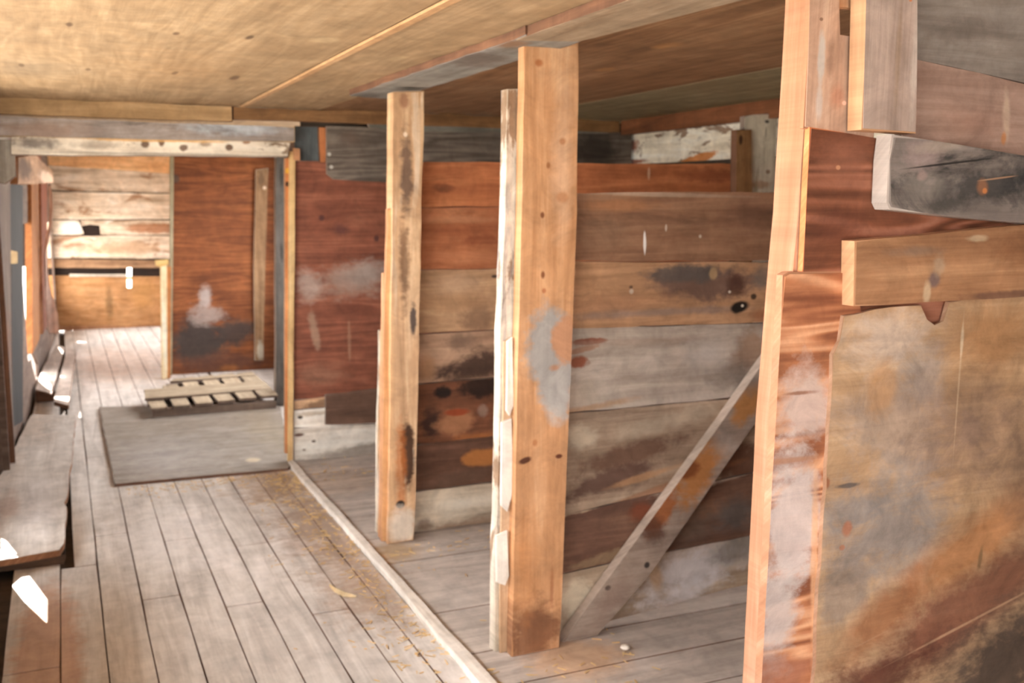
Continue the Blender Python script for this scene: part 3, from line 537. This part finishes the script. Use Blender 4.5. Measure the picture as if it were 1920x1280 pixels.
# ---- nearest partition on the right
Y0 = 1.75; XE = 2720
pt0 = thing('stall_partition', (2.3, Y0, 0), 'nearest partition at right, patched from plywood sheets and short boards', 'partition')
def w0(n, cols, ls, Y=Y0, **k): return W(n, cols, ls, PY(Y), **k)
edge0 = W('bright_end_grain', ('9c6c4e', 'ae7e60', 'bf937a'), tone=0)
edge1 = W('lifted_end_grain', ('b88660', 'c89a74', 'd8ae8c'), tone=0)  # end grain colour raised to make up for weaker light on these boards
studm = w0('stud_timber', ('a4745a', 'b68a6e', 'c69c84'), [('s', (1465, 310, 14, 12, 0), 'b06a38', .8, .6, .5)], tone=0)
slab('stud', PY(1.765), [(1532, -260), (1568, -260), (1568, 90), (1600, 120), (1640, 700), (1560, 1750), (1408, 1750), (1437, 1280), (1462, 800), (1497, 400), (1522, 0)], .085, [studm, edge0], pt0, grain='v', jit=.001, clampz=.012)
slab('board', PY(1.750), [(1524, -260), (1574, -260), (1574, 22), (1573, 68), (1640, 72), (1640, 262), (1508, 240), (1516, 100)], .015, [w0('pink_board', ('9a7a68', 'bf9c86', 'd6b8a2'), [('s', (1540, 110, 9, 60, 0), 'b8b2ac', .85, .7, .4), ('s', (1536, 190, 8, 40, 0), 'bdb2ac', .7, .8, .5), ('s', (1558, 110, 10, 50, 0), '8a6a58', .6, 1, .6), ('s', (1570, 180, 20, 30, 0), 'b07a62', .6, 1, .6), ('s', (1583, 193, 5, 5, 0), 'e8b8a4', .9, .4, .4), ('s', (1540, 36, 4, 4, 0), '7a5a48', .8, .4, .4)]), edge0], pt0, grain='v', jit=.001)
slab('board', PY(1.752), [(1580, -260), (1640, -260), (1640, 20), (1572, 16)], .012, fresh, pt0, grain='v')
redw = w0('red_grained_plywood', ('54301f', '7a4a34', '986550'), [('s', (1580, 300, 60, 60, 0), '8a5a46', .6, 1, .7), ('s', (1570, 425, 70, 40, 0), '5e3426', .5, 1.3, .5), ('s', (1568, 314, 5, 5, 0), 'c08a68', .8, .4, .4)], ply=.3)
slab('plywood_sheet', PY(1.744), [(1520, 238), (1660, 262), (XE, 420), (XE, 700), (1600, 620), (1504, 540)], .018, [redw, W('red_edge', ('b8643a', 'd07e50', 'e29a6e'))], pt0, jit=.001)
slab('plank', PY(1.742), [(1690, -260), (XE, -260), (XE, 330), (1720, 112), (1690, 105)], .02, [w0('grey_wide_board', ('6a625c', '8a817a', 'a09891'), [('s', (1800, 60, 90, 30, 10), '6e645c', .6, 1.2, .6), ('s', (1880, 30, 60, 30, 0), '9a928c', .6, 1, .6)]), greyedge], pt0, jit=.002)
slab('plank', PY(1.740), [(1690, 104), (1720, 112), (XE, 330), (XE, 520), (1720, 262), (1690, 258)], .02, [w0('pinkish_board', ('85695a', 'a3877a', 'b89f92'), [('s', (1880, 220, 9, 60, 5), 'c4ac98', .8, .8, .5), ('s', (1875, 260, 6, 16, 0), 'c0804e', .8, .6, .5), ('s', (1820, 230, 80, 40, 0), '8a6656', .5, 1.1, .7)]), greyedge], pt0, jit=.002)
slab('board', PY(1.697), [(1626, -260), (1726, -260), (1720, 0), (1719, 250), (1617, 243), (1624, 0)], .045, [w0('wide_upright_board', ('907c72', 'a99489', 'bca99e'), [('s', (1680, 120, 8, 150, 0), 'cdc0b6', .6, .9, .6), ('s', (1650, 100, 7, 160, 0), 'a38a76', .6, .9, .6), ('s', (1698, 205, 5, 5, 0), '8a7060', .8, .4, .4), ('s', (1672, 8, 4, 5, 0), 'c87a4a', .9, .4, .4)], tone=0), edge1], pt0, grain='v', jit=.001)
slab('plank', PY(1.690), [(1676, 252), (1740, 262), (XE, 420), (XE, 500), (1920, 418), (1672, 393), (1666, 380), (1670, 300)], .05, [w0('charred_plank', ('5e5652', '7c726c', '968c86'), [('p', '2c2c2c', 3, 7, .53, .1, .85), ('s', (1690, 290, 40, 40, 0), 'a89490', .7, 1.1, .7), ('s', (1810, 345, 130, 44, 5), '303030', .8, 1.5, .7), ('s', (1900, 330, 70, 60, 0), '2a2c2e', .8, 1.3, .7), ('s', (1730, 385, 60, 14, 6), '484440', .7, 1.2, .6), ('s', (1720, 275, 60, 14, 8), 'a39488', .7, .9, .6), ('s', (1740, 308, 90, 2.5, 6), '1f1c1a', .9, .4, .4), ('s', (1802, 350, 12, 18, 20), '8a6046', .8, .7, .5), ('s', (1806, 358, 5, 6, 0), 'c07a48', .9, .4, .4), ('s', (1830, 335, 40, 2, 6), 'b08a6e', .8, .4, .4), ('s', (1700, 350, 40, 30, 0), '8c837b', .5, 1.2, .6), ('s', (1690, 330, 10, 10, 0), 'a89088', .5, 1, .6)], tone=0), W('chalky_end', ('a89a90', 'bcb0a8', 'ccc2ba'))], pt0, jit=.0025, bevel=.006)
slab('plank', PY(1.700), [(1604, 452), (1920, 422), (XE, 345), (XE, 480), (1920, 556), (1602, 574)], .042, [w0('brown_plank', ('765038', '9a7050', 'b48b68'), [('s', (1720, 520, 14, 20, 0), '6a5a5a', .8, .8, .5), ('s', (1706, 545, 9, 26, 0), 'bfa688', .8, .7, .5), ('s', (1728, 495, 14, 25, 0), 'a89078', .7, .9, .5), ('s', (1800, 445, 25, 8, 0), 'c0a88a', .7, .9, .5), ('s', (1850, 550, 80, 10, 0), '5e4238', .7, .9, .5), ('s', (1680, 470, 70, 14, 0), '8a7260', .6, 1, .6), ('s', (1880, 470, 60, 40, 0), '7c5236', .6, 1, .6)], tone=0), edge1], pt0, jit=.0015)
strp = w0('worn_striped_plywood', ('7a4830', 'a86e4c', 'cf9c78'), [('s', (1500, 760, 55, 110, 0), 'c0aaa0', .9, 1, .5), ('s', (1480, 960, 60, 170, 0), 'bfb0aa', .92, 1, .4), ('s', (1450, 1150, 50, 120, 0), 'bbaea8', .85, 1, .5), ('s', (1480, 860, 70, 8, 0), 'a87a60', .8, 1, .5), ('s', (1520, 1050, 8, 240, 2), 'd0a07a', .7, .8, .5), ('s', (1450, 1260, 80, 50, 0), '9a6650', .7, 1, .6), ('s', (1490, 735, 40, 5, 0), '8a5a42', .8, 1, .5)], ply=.3, tone=0)
slab('plywood_sheet', PY(1.738), [(1470, 516), (1480, 510), (1600, 508), (1640, 700), (1620, 1750), (1400, 1750), (1428, 1280), (1448, 900)], .024, [strp, edge0], pt0, jit=.001, clampz=.012, bevel=.004)
big = w0('big_stained_shaded_sheet', ('a07a58', 'bd966e', 'd2b08a'), [
    ('s', (1660, 640, 130, 70, 0), 'c8b2a0', .8, 1.3, .7), ('s', (1850, 640, 130, 90, 0), 'ac7a4a', .8, .9, .7), ('s', (1680, 800, 130, 130, 0), 'b8a08e', .7, 1.6, .7), ('s', (1720, 700, 60, 80, 0), '9f938c', .55, 1.3, .7), ('s', (1640, 720, 30, 60, 0), 'c48f58', .6, 1.3, .5),
    ('s', (1800, 800, 130, 130, 0), '8a6e5e', .8, 1.1, .8), ('s', (1650, 990, 160, 140, -30), '988c84', .9, 1.3, .7), ('s', (1590, 950, 60, 40, 0), '88807c', .7, .9, .5), ('s', (1570, 1100, 60, 90, 0), '948478', .7, 1.2, .5),
    ('s', (1820, 1010, 190, 70, 24), 'b57a46', .9, .8, .6), ('s', (1640, 1150, 120, 60, 35), 'a66a3e', .8, .8, .6), ('s', (1800, 1130, 260, 75, 22), '7a4630', .85, .9, .6), ('s', (1640, 1270, 160, 70, 15), '5e3020', .85, 1, .7), ('s', (1900, 1220, 230, 130, 22), '4e4036', .95, .9, .6), ('s', (1950, 850, 120, 200, 0), '806450', .7, .9, .8),  # large dark ellipse at lower right paints shadow into the sheet
    ('s', (1575, 985, 11, 18, 0), 'b5714e', .85, .8, .4), ('s', (1565, 1020, 6, 6, 0), 'b5714e', .8, .6, .4), ('s', (1800, 1160, 150, 3, 14), 'bc9470', .6, .9, .6), ('s', (1600, 1200, 60, 2.5, 14), 'b98a64', .6, .9, .6), ('s', (1823, 1040, 5, 30, -8), '7a6240', .7, .6, .5), ('s', (1782, 720, 2.5, 160, -1), 'cfae8a', .7, .7, .5), ('s', (1788, 640, 4, 40, 0), 'd8c0a0', .7, .8, .5),
    ('s', (1575, 905, 30, 6, 0), '5a5250', .8, .7, .4), ('s', (1535, 900, 10, 14, 0), 'a05a32', .8, .9, .4)], tone=0, gain=.82, sat=.9, mot=.34)
slab('plywood_sheet', PY(1.726), [(1583, 592), (1640, 580), (1728, 572), (1737, 600), (1752, 611), (1770, 603), (1780, 566), (1920, 556), (XE, 500), (XE, 1900), (1490, 1750), (1526, 1280), (1540, 1060), (1555, 800), (1562, 665), (1576, 640)], .012, [big, W('sheet_edge', ('8c6a50', 'a4826a', 'b89a82'))], pt0, jit=.003, seg=.04, clampz=.012, bevel=.002)

# ---- far room: plywood panel with batten, post
Pp = PY(9.5)
pn_ = thing('plywood_screen', (1.35, 9.5, 0), 'tall red-brown plywood screen with a nailed batten, at the back of the passage', 'screen')
slab('panel', Pp, [(325, 285), (560, 285), (560, 702), (322, 702)], .02, [W('screen_plywood', ('5a2f18', '804824', '9f6234'), [('s', (370, 640, 60, 55, 0), '413a37', .95, .8, .4), ('s', (440, 625, 50, 30, 0), '463c38', .9, 1, .5), ('s', (388, 590, 38, 26, 0), 'a8968e', .85, 1, .5), ('s', (385, 555, 16, 26, 0), 'b0a29c', .9, .9, .5), ('s', (420, 680, 110, 24, 0), '6a4434', .8, 1.1, .6), ('s', (330, 335, 8, 9, 0), '4a4038', .8, .5, .4), ('s', (400, 400, 80, 60, 0), '6b3a1e', .4, 1.3, .6), ('s', (430, 690, 20, 8, 0), 'a86a34', .6, 1, .5)], Pp, ply=True, tone=0, gain=.85, sat=.95), fresh_y], pn_, jit=.001, clampz=0)
slab('batten', PY(9.47), [(480, 318), (503, 315), (497, 520), (494, 676), (478, 676), (476, 500)], .03, [W('screen_batten', ('6e5138', '8a6b4e', 'a38566'), [('s', (496, 352, 4, 4, 0), 'd8c0a8', .9, .4, .4), ('s', (489, 335, 8, 18, 0), '54402e', .6, .9, .5), ('s', (488, 655, 8, 22, 0), 'b0a898', .8, .9, .4)], PY(9.47)), W('batten_edge', ('a8a090', 'c4bcac', 'd6d0c2'))], pn_, grain='v', jit=.002)
slab('edge_trim', PY(9.48), [(319, 290), (326, 290), (323, 712), (319, 712)], .04, W('grey_green_trim', ('7a7058', '958a70', 'aca28a')), pn_, grain='v', jit=.001, clampz=0)
sp = thing('short_post', (.77, 9.3, 0), 'pale yellow waist-high post with a peg on top, beside the plywood screen', 'post')
slab('shaft', PY(9.3), [(301, 492), (313, 492), (314, 712), (304, 712)], .06, [W('pale_post', ('b5a07a', 'd0be9a', 'e2d5b8'), [('s', (309, 630, 6, 80, 0), 'd6d4c6', .7, .6, .6)], PY(9.3)), W('pale_post_side', ('b09060', 'ccac78', 'dcc294'))], sp, grain='v', jit=.001, clampz=0)
slab('side_strip', PY(9.34), [(313, 500), (321, 500), (320, 714), (314, 714)], .05, W('orange_post_strip', ('8f5a34', 'ad7548', 'c08c60')), sp, grain='v', jit=.001, clampz=0)
slab('peg', PY(9.27), [(291, 488), (316, 486), (316, 496), (300, 500), (292, 498)], .04, W('peg_wood', ('a8864c', 'c4a266', 'd6ba84')), sp, jit=.001)
# grey post by the pallet
gp = slab('passage_post', PY(7.72), [(518, 286), (538, 286), (537, 766), (518, 768)], .08, [W('dark_grey_post', ('4a4642', '625d58', '787370'), [('s', (528, 330, 5, 30, 0), '2e2a28', .7, .9, .5), ('s', (528, 470, 4, 20, 0), '2e2a28', .7, .9, .5)], PY(7.72)), greyedge], None, grain='v', jit=.002, clampz=0)
tag(gp, 'dark grey upright post at the right end of the pallet', 'post')

# ---- plywood lying on the floor
Pm = PZ(.016)
mat = slab('plywood_mat', Pm, [(215, 907), (540, 877), (548, 868), (525, 760), (186, 762)], .0155, [W('dusty_plywood', ('7a7068', '8e857c', '9e968e'), [('s', (300, 860, 140, 50, 0), 'aaa6a4', .6, .9, .8), ('s', (500, 800, 60, 60, 0), '8f8068', .5, 1, .8), ('s', (400, 790, 150, 14, 0), '7c7064', .5, 1, .7), ('s', (475, 862, 16, 4, 0), 'c4b49c', .8, .8, .4)], Pm, ply=True, tone=0), dkedge], None, jit=.003)
tag(mat, 'dusty grey plywood sheet lying flat on the floor in the passage doorway', 'plywood sheet')

# ---- pallet
pal = thing('pallet', (.95, 8.2, .016), 'grey slatted wooden pallet lying on the floor, one corner cut away', 'pallet')
pal_m = [W('pallet_wood', ('8a7a66', 'a89882', 'bcae98'), [('p', '8a6a58', 2, 8, .6, .08, .4)], tone=.1), W('pallet_wood_edge', ('5a4a40', '75655a', '8a7b70'))]
xs = [.52+.155*i for i in range(6)]
for i, x in enumerate(xs):
    y0 = 7.56+.012*i; y1 = (8.12 if i == 0 else 8.5 if i == 1 else 8.78)-.0*i
    slab('slat', PZ(.088+.004*i), [('w', x+.012*i*0, y0), ('w', x+.11+.004*i, y0), ('w', x+.11+.004*i, y1), ('w', x, y1-.05)], .02, pal_m, pal, grain='v', jit=.003)
slab('cross_board', PZ(.112), [('w', .5, 7.84), ('w', 1.43, 7.88), ('w', 1.43, 8.26), ('w', .52, 8.22)], .018, pal_m, pal, grain='h', jit=.004)
slab('cross_board', PZ(.112), [('w', .74, 8.52), ('w', 1.42, 8.55), ('w', 1.42, 8.66), ('w', .78, 8.64)], .018, pal_m, pal, grain='h', jit=.004)
for y in (7.585, 8.0, 8.6):
    slab('runner', PZ(.068), [('w', .53 if y < 8.3 else .72, y), ('w', 1.4, y), ('w', 1.4, y+.07), ('w', .53 if y < 8.3 else .72, y+.07)], .05, [pal_m[1], pal_m[1]], pal, grain='h', jit=.003)

# ---- platforms along the left wall
pf = thing('low_platform', (-.2, 5.8, 0), 'low grey-beige wooden platform along the left wall with a brown front edge', 'platform')
Ppf = PZ(.065)
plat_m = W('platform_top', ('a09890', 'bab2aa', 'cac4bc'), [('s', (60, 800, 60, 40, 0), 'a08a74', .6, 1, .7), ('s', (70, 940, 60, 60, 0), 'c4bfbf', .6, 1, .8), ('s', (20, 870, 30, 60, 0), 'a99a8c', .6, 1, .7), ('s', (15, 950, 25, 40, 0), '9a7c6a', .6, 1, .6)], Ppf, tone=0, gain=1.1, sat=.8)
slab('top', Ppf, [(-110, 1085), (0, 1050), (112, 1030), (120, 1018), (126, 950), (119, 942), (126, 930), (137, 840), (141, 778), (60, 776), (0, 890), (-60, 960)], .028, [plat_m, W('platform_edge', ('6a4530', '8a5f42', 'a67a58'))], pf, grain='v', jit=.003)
slab('front_fascia', PY(Ppf.px(60, 1040)[1]+.02), [('w', -.36, .0), ('w', -.06, .0), ('w', -.05, .036), ('w', -.38, .036)], .02, W('platform_riser', ('3a2a20', '4e3a2c', '634a3a')), pf)
slab('side_rail', PX(-.075), rect(4.75, 7.0, 0.0, .036), .02, W('platform_rail', ('2e2620', '3c322a', '4c4036')), pf, jit=.002)
pf2 = thing('low_platform', (-.12, 9.6, 0), 'two grey planks raised beside the left wall in the far room, crossed by sunlight', 'platform')
Pq = PZ(.10)
slab('plank', Pq, [(106, 646), (121, 650), (97, 738), (66, 730), (80, 690)], .03, [W('far_platform_plank', ('94877e', 'b5a9a0', 'c9bfb6')), dkedge], pf2, grain='v', jit=.002)
slab('plank', Pq, [(126, 652), (143, 655), (128, 760), (101, 752)], .03, [W('far_platform_plank_b', ('94877e', 'b5a9a0', 'c9bfb6')), dkedge], pf2, grain='v', jit=.002)
for y in (8.6, 10.2):
    slab('bearer', PY(y), [('w', LX(y)+.03, 0), ('w', -.1, 0), ('w', -.1, .068), ('w', LX(y)+.03, .068)], .06, dkedge, pf2)

# ---- left side: posts, door, studs
Pd = PL(.02)
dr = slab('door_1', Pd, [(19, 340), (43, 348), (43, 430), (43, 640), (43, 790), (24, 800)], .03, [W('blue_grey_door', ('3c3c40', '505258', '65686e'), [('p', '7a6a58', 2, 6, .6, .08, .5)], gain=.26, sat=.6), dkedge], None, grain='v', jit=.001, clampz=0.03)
dr['kind'] = 'structure'
lt = slab('latch', PL(.045), [(16, 468), (33, 472), (33, 494), (17, 494)], .02, W('latch_wood', ('8a7048', 'a88c60', 'c0a67a')), None, jit=0); lt.parent = dr; lt.location = Vector(lt.location)-dr.location
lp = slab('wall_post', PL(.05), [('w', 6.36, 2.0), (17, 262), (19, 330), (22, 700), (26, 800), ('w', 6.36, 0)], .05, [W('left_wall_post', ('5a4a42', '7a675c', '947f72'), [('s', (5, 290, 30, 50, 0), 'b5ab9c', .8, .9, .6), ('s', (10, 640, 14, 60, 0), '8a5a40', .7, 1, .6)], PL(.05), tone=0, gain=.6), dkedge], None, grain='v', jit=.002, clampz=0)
tag(lp, 'grey-brown upright post at the left edge of the photo, in front of the dark door', 'post')
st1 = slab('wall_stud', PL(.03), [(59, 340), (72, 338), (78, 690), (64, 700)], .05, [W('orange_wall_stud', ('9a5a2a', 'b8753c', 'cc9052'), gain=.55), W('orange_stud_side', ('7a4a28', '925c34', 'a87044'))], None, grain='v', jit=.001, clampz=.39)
tag(st1, 'orange wall stud right beside the bright daylight gap', 'stud')
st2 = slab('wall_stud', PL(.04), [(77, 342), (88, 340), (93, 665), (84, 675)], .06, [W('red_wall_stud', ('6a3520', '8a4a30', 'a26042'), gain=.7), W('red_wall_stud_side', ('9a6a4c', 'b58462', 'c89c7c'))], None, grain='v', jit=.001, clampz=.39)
tag(st2, 'red-brown wall stud beside the pale wavy hanging strip', 'stud')
# wall plate and corner block under the header's left end
wp = slab('wall_plate', PL(.09), [(34, 296), (66, 290), (100, 322), (100, 342), (70, 345), (34, 345)], .09, [W('wall_plate_timber', ('7a5a44', '9f7c60', 'c09c7e'), [('s', (90, 335, 14, 10, 0), 'ecd0ba', .9, .8, .4), ('s', (45, 315, 18, 20, 0), '3a2820', .8, .9, .5)], PL(.09)), fresh], None, jit=.003)
tag(wp, 'rough timber wall plate running back along the top of the left wall', 'beam')
cb = slab('corner_block', PY(YD+.06), [(-20, 262), (28, 262), (30, 330), (10, 345), (-20, 340)], .08, [W('corner_block_wood', ('7d7468', '9f968a', 'b8b0a4')), dkedge], None, grain='v', jit=.004)
tag(cb, 'pale grey wood block under the left end of the header beams', 'block')
# wavy hanging strip
bm = bmesh.new(); gl, plc = bm.loops.layers.uv.new('grain'), bm.loops.layers.uv.new('place')
prof = [(345, 90, 94), (365, 91, 98), (390, 92, 99), (420, 91, 98), (445, 86, 93), (475, 82, 87), (505, 83, 89), (530, 84, 92), (550, 84, 96), (572, 86, 104), (595, 88, 109), (615, 90, 111), (626, 92, 109)]
rows = []
for k in range(len(prof)-1):
    for j in range(4):
        f = j/4; f2 = f*f*(3-2*f); rows.append([prof[k][i]+(prof[k+1][i]-prof[k][i])*(f if i == 0 else f2) for i in range(3)])
rows.append(prof[-1])
Ph = PY(10.0); cols_ = 7; vs = []
for y, x0, x1 in rows:
    r_ = []
    for c in range(cols_):
        f = c/(cols_-1); a, b = Ph.px(x0+(x1-x0)*f, y); r_.append(bm.verts.new(Ph.to3(a, b, .05*math.sin(f*3.1+y*.02))))
    vs.append(r_)
for i in range(len(vs)-1):
    for c in range(cols_-1):
        f = bm.faces.new((vs[i][c], vs[i+1][c], vs[i+1][c+1], vs[i][c+1]))
        for l in f.loops: l[gl].uv = (l.vert.co.z, l.vert.co.x); l[plc].uv = (l.vert.co.x, l.vert.co.z)
bmesh.ops.solidify(bm, geom=bm.faces[:], thickness=.008)
hs = finish('hanging_strip', bm, W('pale_hanging_strip', ('b89a88', 'd6bdae', 'e8d6ca'), tone=0), None, smooth=True)
tag(hs, 'pale wavy strip hanging down the left wall beside the red-brown stud', 'strip')

# ---- litter
straw_m = W('straw', ('b08c58', 'cfae7a', 'e2c898'), tone=.25)
bm = bmesh.new(); gl, plc = bm.loops.layers.uv.new('grain'), bm.loops.layers.uv.new('place')
rs = random.Random(3)
Pz0 = PZ(.0)
for i in range(900):
    t = rs.random()
    if i < 560:
        Yc = 2.9+2.9*rs.random()**.8; Xc = 1.15-abs(rs.gauss(0, .13))
    elif i < 720: Xc, Yc = rs.uniform(.25, 1.15), 5.8-abs(rs.gauss(0, .12))
    else: Xc, Yc = rs.uniform(1.2, 1.75), rs.choice((4.25, 2.95, 5.6))+rs.gauss(0, .16)
    if 1.2 < Xc < 1.62 and (2.98 < Yc < 3.3 or 4.26 < Yc < 4.6): continue
    if Xc < 1.0 and 3.6 < Yc < 4.1: continue
    zb = .002 if Xc < 1.16 else .014
    ln_, wd, an = rs.uniform(.008, .04), rs.uniform(.001, .0028), rs.uniform(0, 6.28)
    d = Vector((math.cos(an), math.sin(an), rs.uniform(-.02, .1))); n = Vector((-d.y, d.x, 0))
    c = Vector((Xc, Yc, zb+.001))
    q = [c-d*ln_/2-n*wd, c-d*ln_/2+n*wd, c+d*ln_/2+n*wd*.6, c+d*ln_/2-n*wd*.6]
    lo = min(v.z for v in q)
    q = [v+Vector((0, 0, max(0, zb-lo))) for v in q]
    lv = [bm.verts.new(v) for v in q]; uv_ = [bm.verts.new(v+Vector((0, 0, .002))) for v in q]
    fs = [bm.faces.new(lv[::-1]), bm.faces.new(uv_)]+[bm.faces.new((lv[j], lv[(j+1) % 4], uv_[(j+1) % 4], uv_[j])) for j in range(4)]
    for f in fs:
        for l in f.loops: l[gl].uv = (i*.37, i*10); l[plc].uv = (Xc, Yc)
sl = finish('straw_litter', bm, straw_m); sl['kind'] = 'stuff'
tag(sl, 'loose straw and chaff scattered on the floor along the whitened strip', 'straw')
# curled shaving
bm = bmesh.new(); gl, plc = bm.loops.layers.uv.new('grain'), bm.loops.layers.uv.new('place')
A = [Pz0.px(x, y) for x, y in ((618, 1098), (628, 1108), (645, 1117), (668, 1120))]
vs = []
for i, (a, b) in enumerate(A):
    w = (.008, .014, .014, .006)[i]; zz = (.006, .012, .014, .006)[i]
    vs.append([bm.verts.new((a-w*.5, b-w, .003)), bm.verts.new((a, b, zz+.004)), bm.verts.new((a+w*.5, b+w, .003))])
for i in range(3):
    for c in range(2): bm.faces.new((vs[i][c], vs[i+1][c], vs[i+1][c+1], vs[i][c+1]))
bmesh.ops.solidify(bm, geom=bm.faces[:], thickness=.002)
for f in bm.faces:
    for l in f.loops: l[gl].uv = (l.vert.co.x, l.vert.co.y); l[plc].uv = (l.vert.co.x, l.vert.co.y)
cs = finish('wood_shaving', bm, W('shaving', ('cbb288', 'e2cda4', 'f0e0be'), tone=0)); tag(cs, 'curled pale wood shaving lying on the aisle boards left of the whitened strip', 'shaving')
def pebble(name, x, y, z, r, label, cat, mat):
    a, b = PZ(z).px(x, y); bm = bmesh.new(); bmesh.ops.create_icosphere(bm, subdivisions=2, radius=r)
    rr = random.Random(int(x))
    for v in bm.verts: v.co *= rr.uniform(.85, 1.15); v.co.z *= .5
    zmin = min(v.co.z for v in bm.verts)
    bmesh.ops.translate(bm, verts=bm.verts, vec=(a, b, z-zmin)); o = finish(name, bm, mat, None, True); return tag(o, label, cat)
pm = bpy.data.materials.new('chalk_white'); pm.use_nodes = True; pm.node_tree.nodes['Principled BSDF'].inputs['Base Color'].default_value = lin('e6dfd2')
pebble('pebble', 1172, 1217, .012, .016, 'small white pebble on the stall floor below the diagonal brace', 'pebble', pm)
pebble('pebble', 93, 1058, 0, .022, 'small white pebble on the floor at the brown edge of the low platform', 'pebble', pm)

# ================================================================== LIGHT
wd = bpy.data.worlds.new('sky'); bpy.context.scene.world = wd; wd.use_nodes = True
bg = wd.node_tree.nodes['Background']; bg.inputs[0].default_value = (1.0, .975, .96, 1); bg.inputs[1].default_value = 8.0
sun = bpy.data.lights.new('sun', 'SUN'); sun.energy = 22; sun.angle = .009; sun.color = (1, .96, .9)
so = bpy.data.objects.new('sun', sun); C.objects.link(so); so.location = (-6, 10, 9)
so.rotation_euler = SUN.to_track_quat('-Z', 'Y').to_euler()

LAB = {'plank_orange': 'orange top plank', 'plank_rust': 'rust-orange plank', 'plank_burnt': 'dark scorched plank with a pale scar', 'plank_whitened': 'whitened bottom plank',
 'plank_brown': 'plain brown top plank with white drips', 'plank_stained': 'plank with black stains and a dark knot hole', 'plank_grey': 'pale grey plank', 'plank_dark': 'dark brown plank', 'plank_limewashed': 'bottom plank with whitewash smears',
 'brace_board': 'diagonal brace with an orange stain', 'charred_plank': 'thick charred grey plank with a chalky end', 'brown_plank': 'brown plank with a pale orange end', 'wide_upright_board': 'wide pinkish-grey upright board',
 'red_grained_plywood': 'red-brown grained plywood piece', 'worn_striped_plywood': 'worn striped plywood strip', 'big_stained_shaded_sheet': 'large stained sheet with a notched top', 'stud_timber': 'bright orange stud', 'grey_wide_board': 'wide dark grey board',
 'red_plywood': 'red-brown plywood with a grey smear', 'dark_plywood': 'dark grey plywood panel', 'patch_board': 'square dark brown patch board', 'blue_grey_board': 'blue-grey board', 'white_end_post': 'whitewashed end post',
 'peeling_white_paint': 'board with peeling white paint', 'white_paint_flake': 'white paint flake', 'screen_batten': 'nailed batten', 'orange_post_strip': 'orange strip', 'plank_white_low': 'whitewashed bottom plank'}
for o_ in list(C.objects):
    if o_.parent is not None and o_.type == 'MESH' and o_.data.materials and o_.parent.get('label'):
        n_ = o_.data.materials[0].name
        if n_ in LAB: o_['label'] = LAB[n_]

# ================================================================== CAMERA
cam = bpy.data.cameras.new('camera'); co = bpy.data.objects.new('camera', cam); C.objects.link(co)
M = Matrix((( _r.x, _u.x, -_fw.x, EYE.x), (_r.y, _u.y, -_fw.y, EYE.y), (_r.z, _u.z, -_fw.z, EYE.z), (0, 0, 0, 1)))
co.matrix_world = M
cam.sensor_width = 36; cam.lens = F/1920*36; cam.clip_start = .02
cam.dof.use_dof = True; cam.dof.focus_distance = 1.6; cam.dof.aperture_fstop = 6.5   # the photograph is focused too near and soft throughout
S = bpy.context.scene; S.camera = co
S.view_settings.view_transform = 'Standard'; S.view_settings.look = 'None'; S.view_settings.gamma = 1; S.view_settings.use_curve_mapping = False
S.view_settings.exposure = 0.66
S.cycles.use_denoising = True
S.cycles.max_bounces = 8; S.cycles.diffuse_bounces = 6
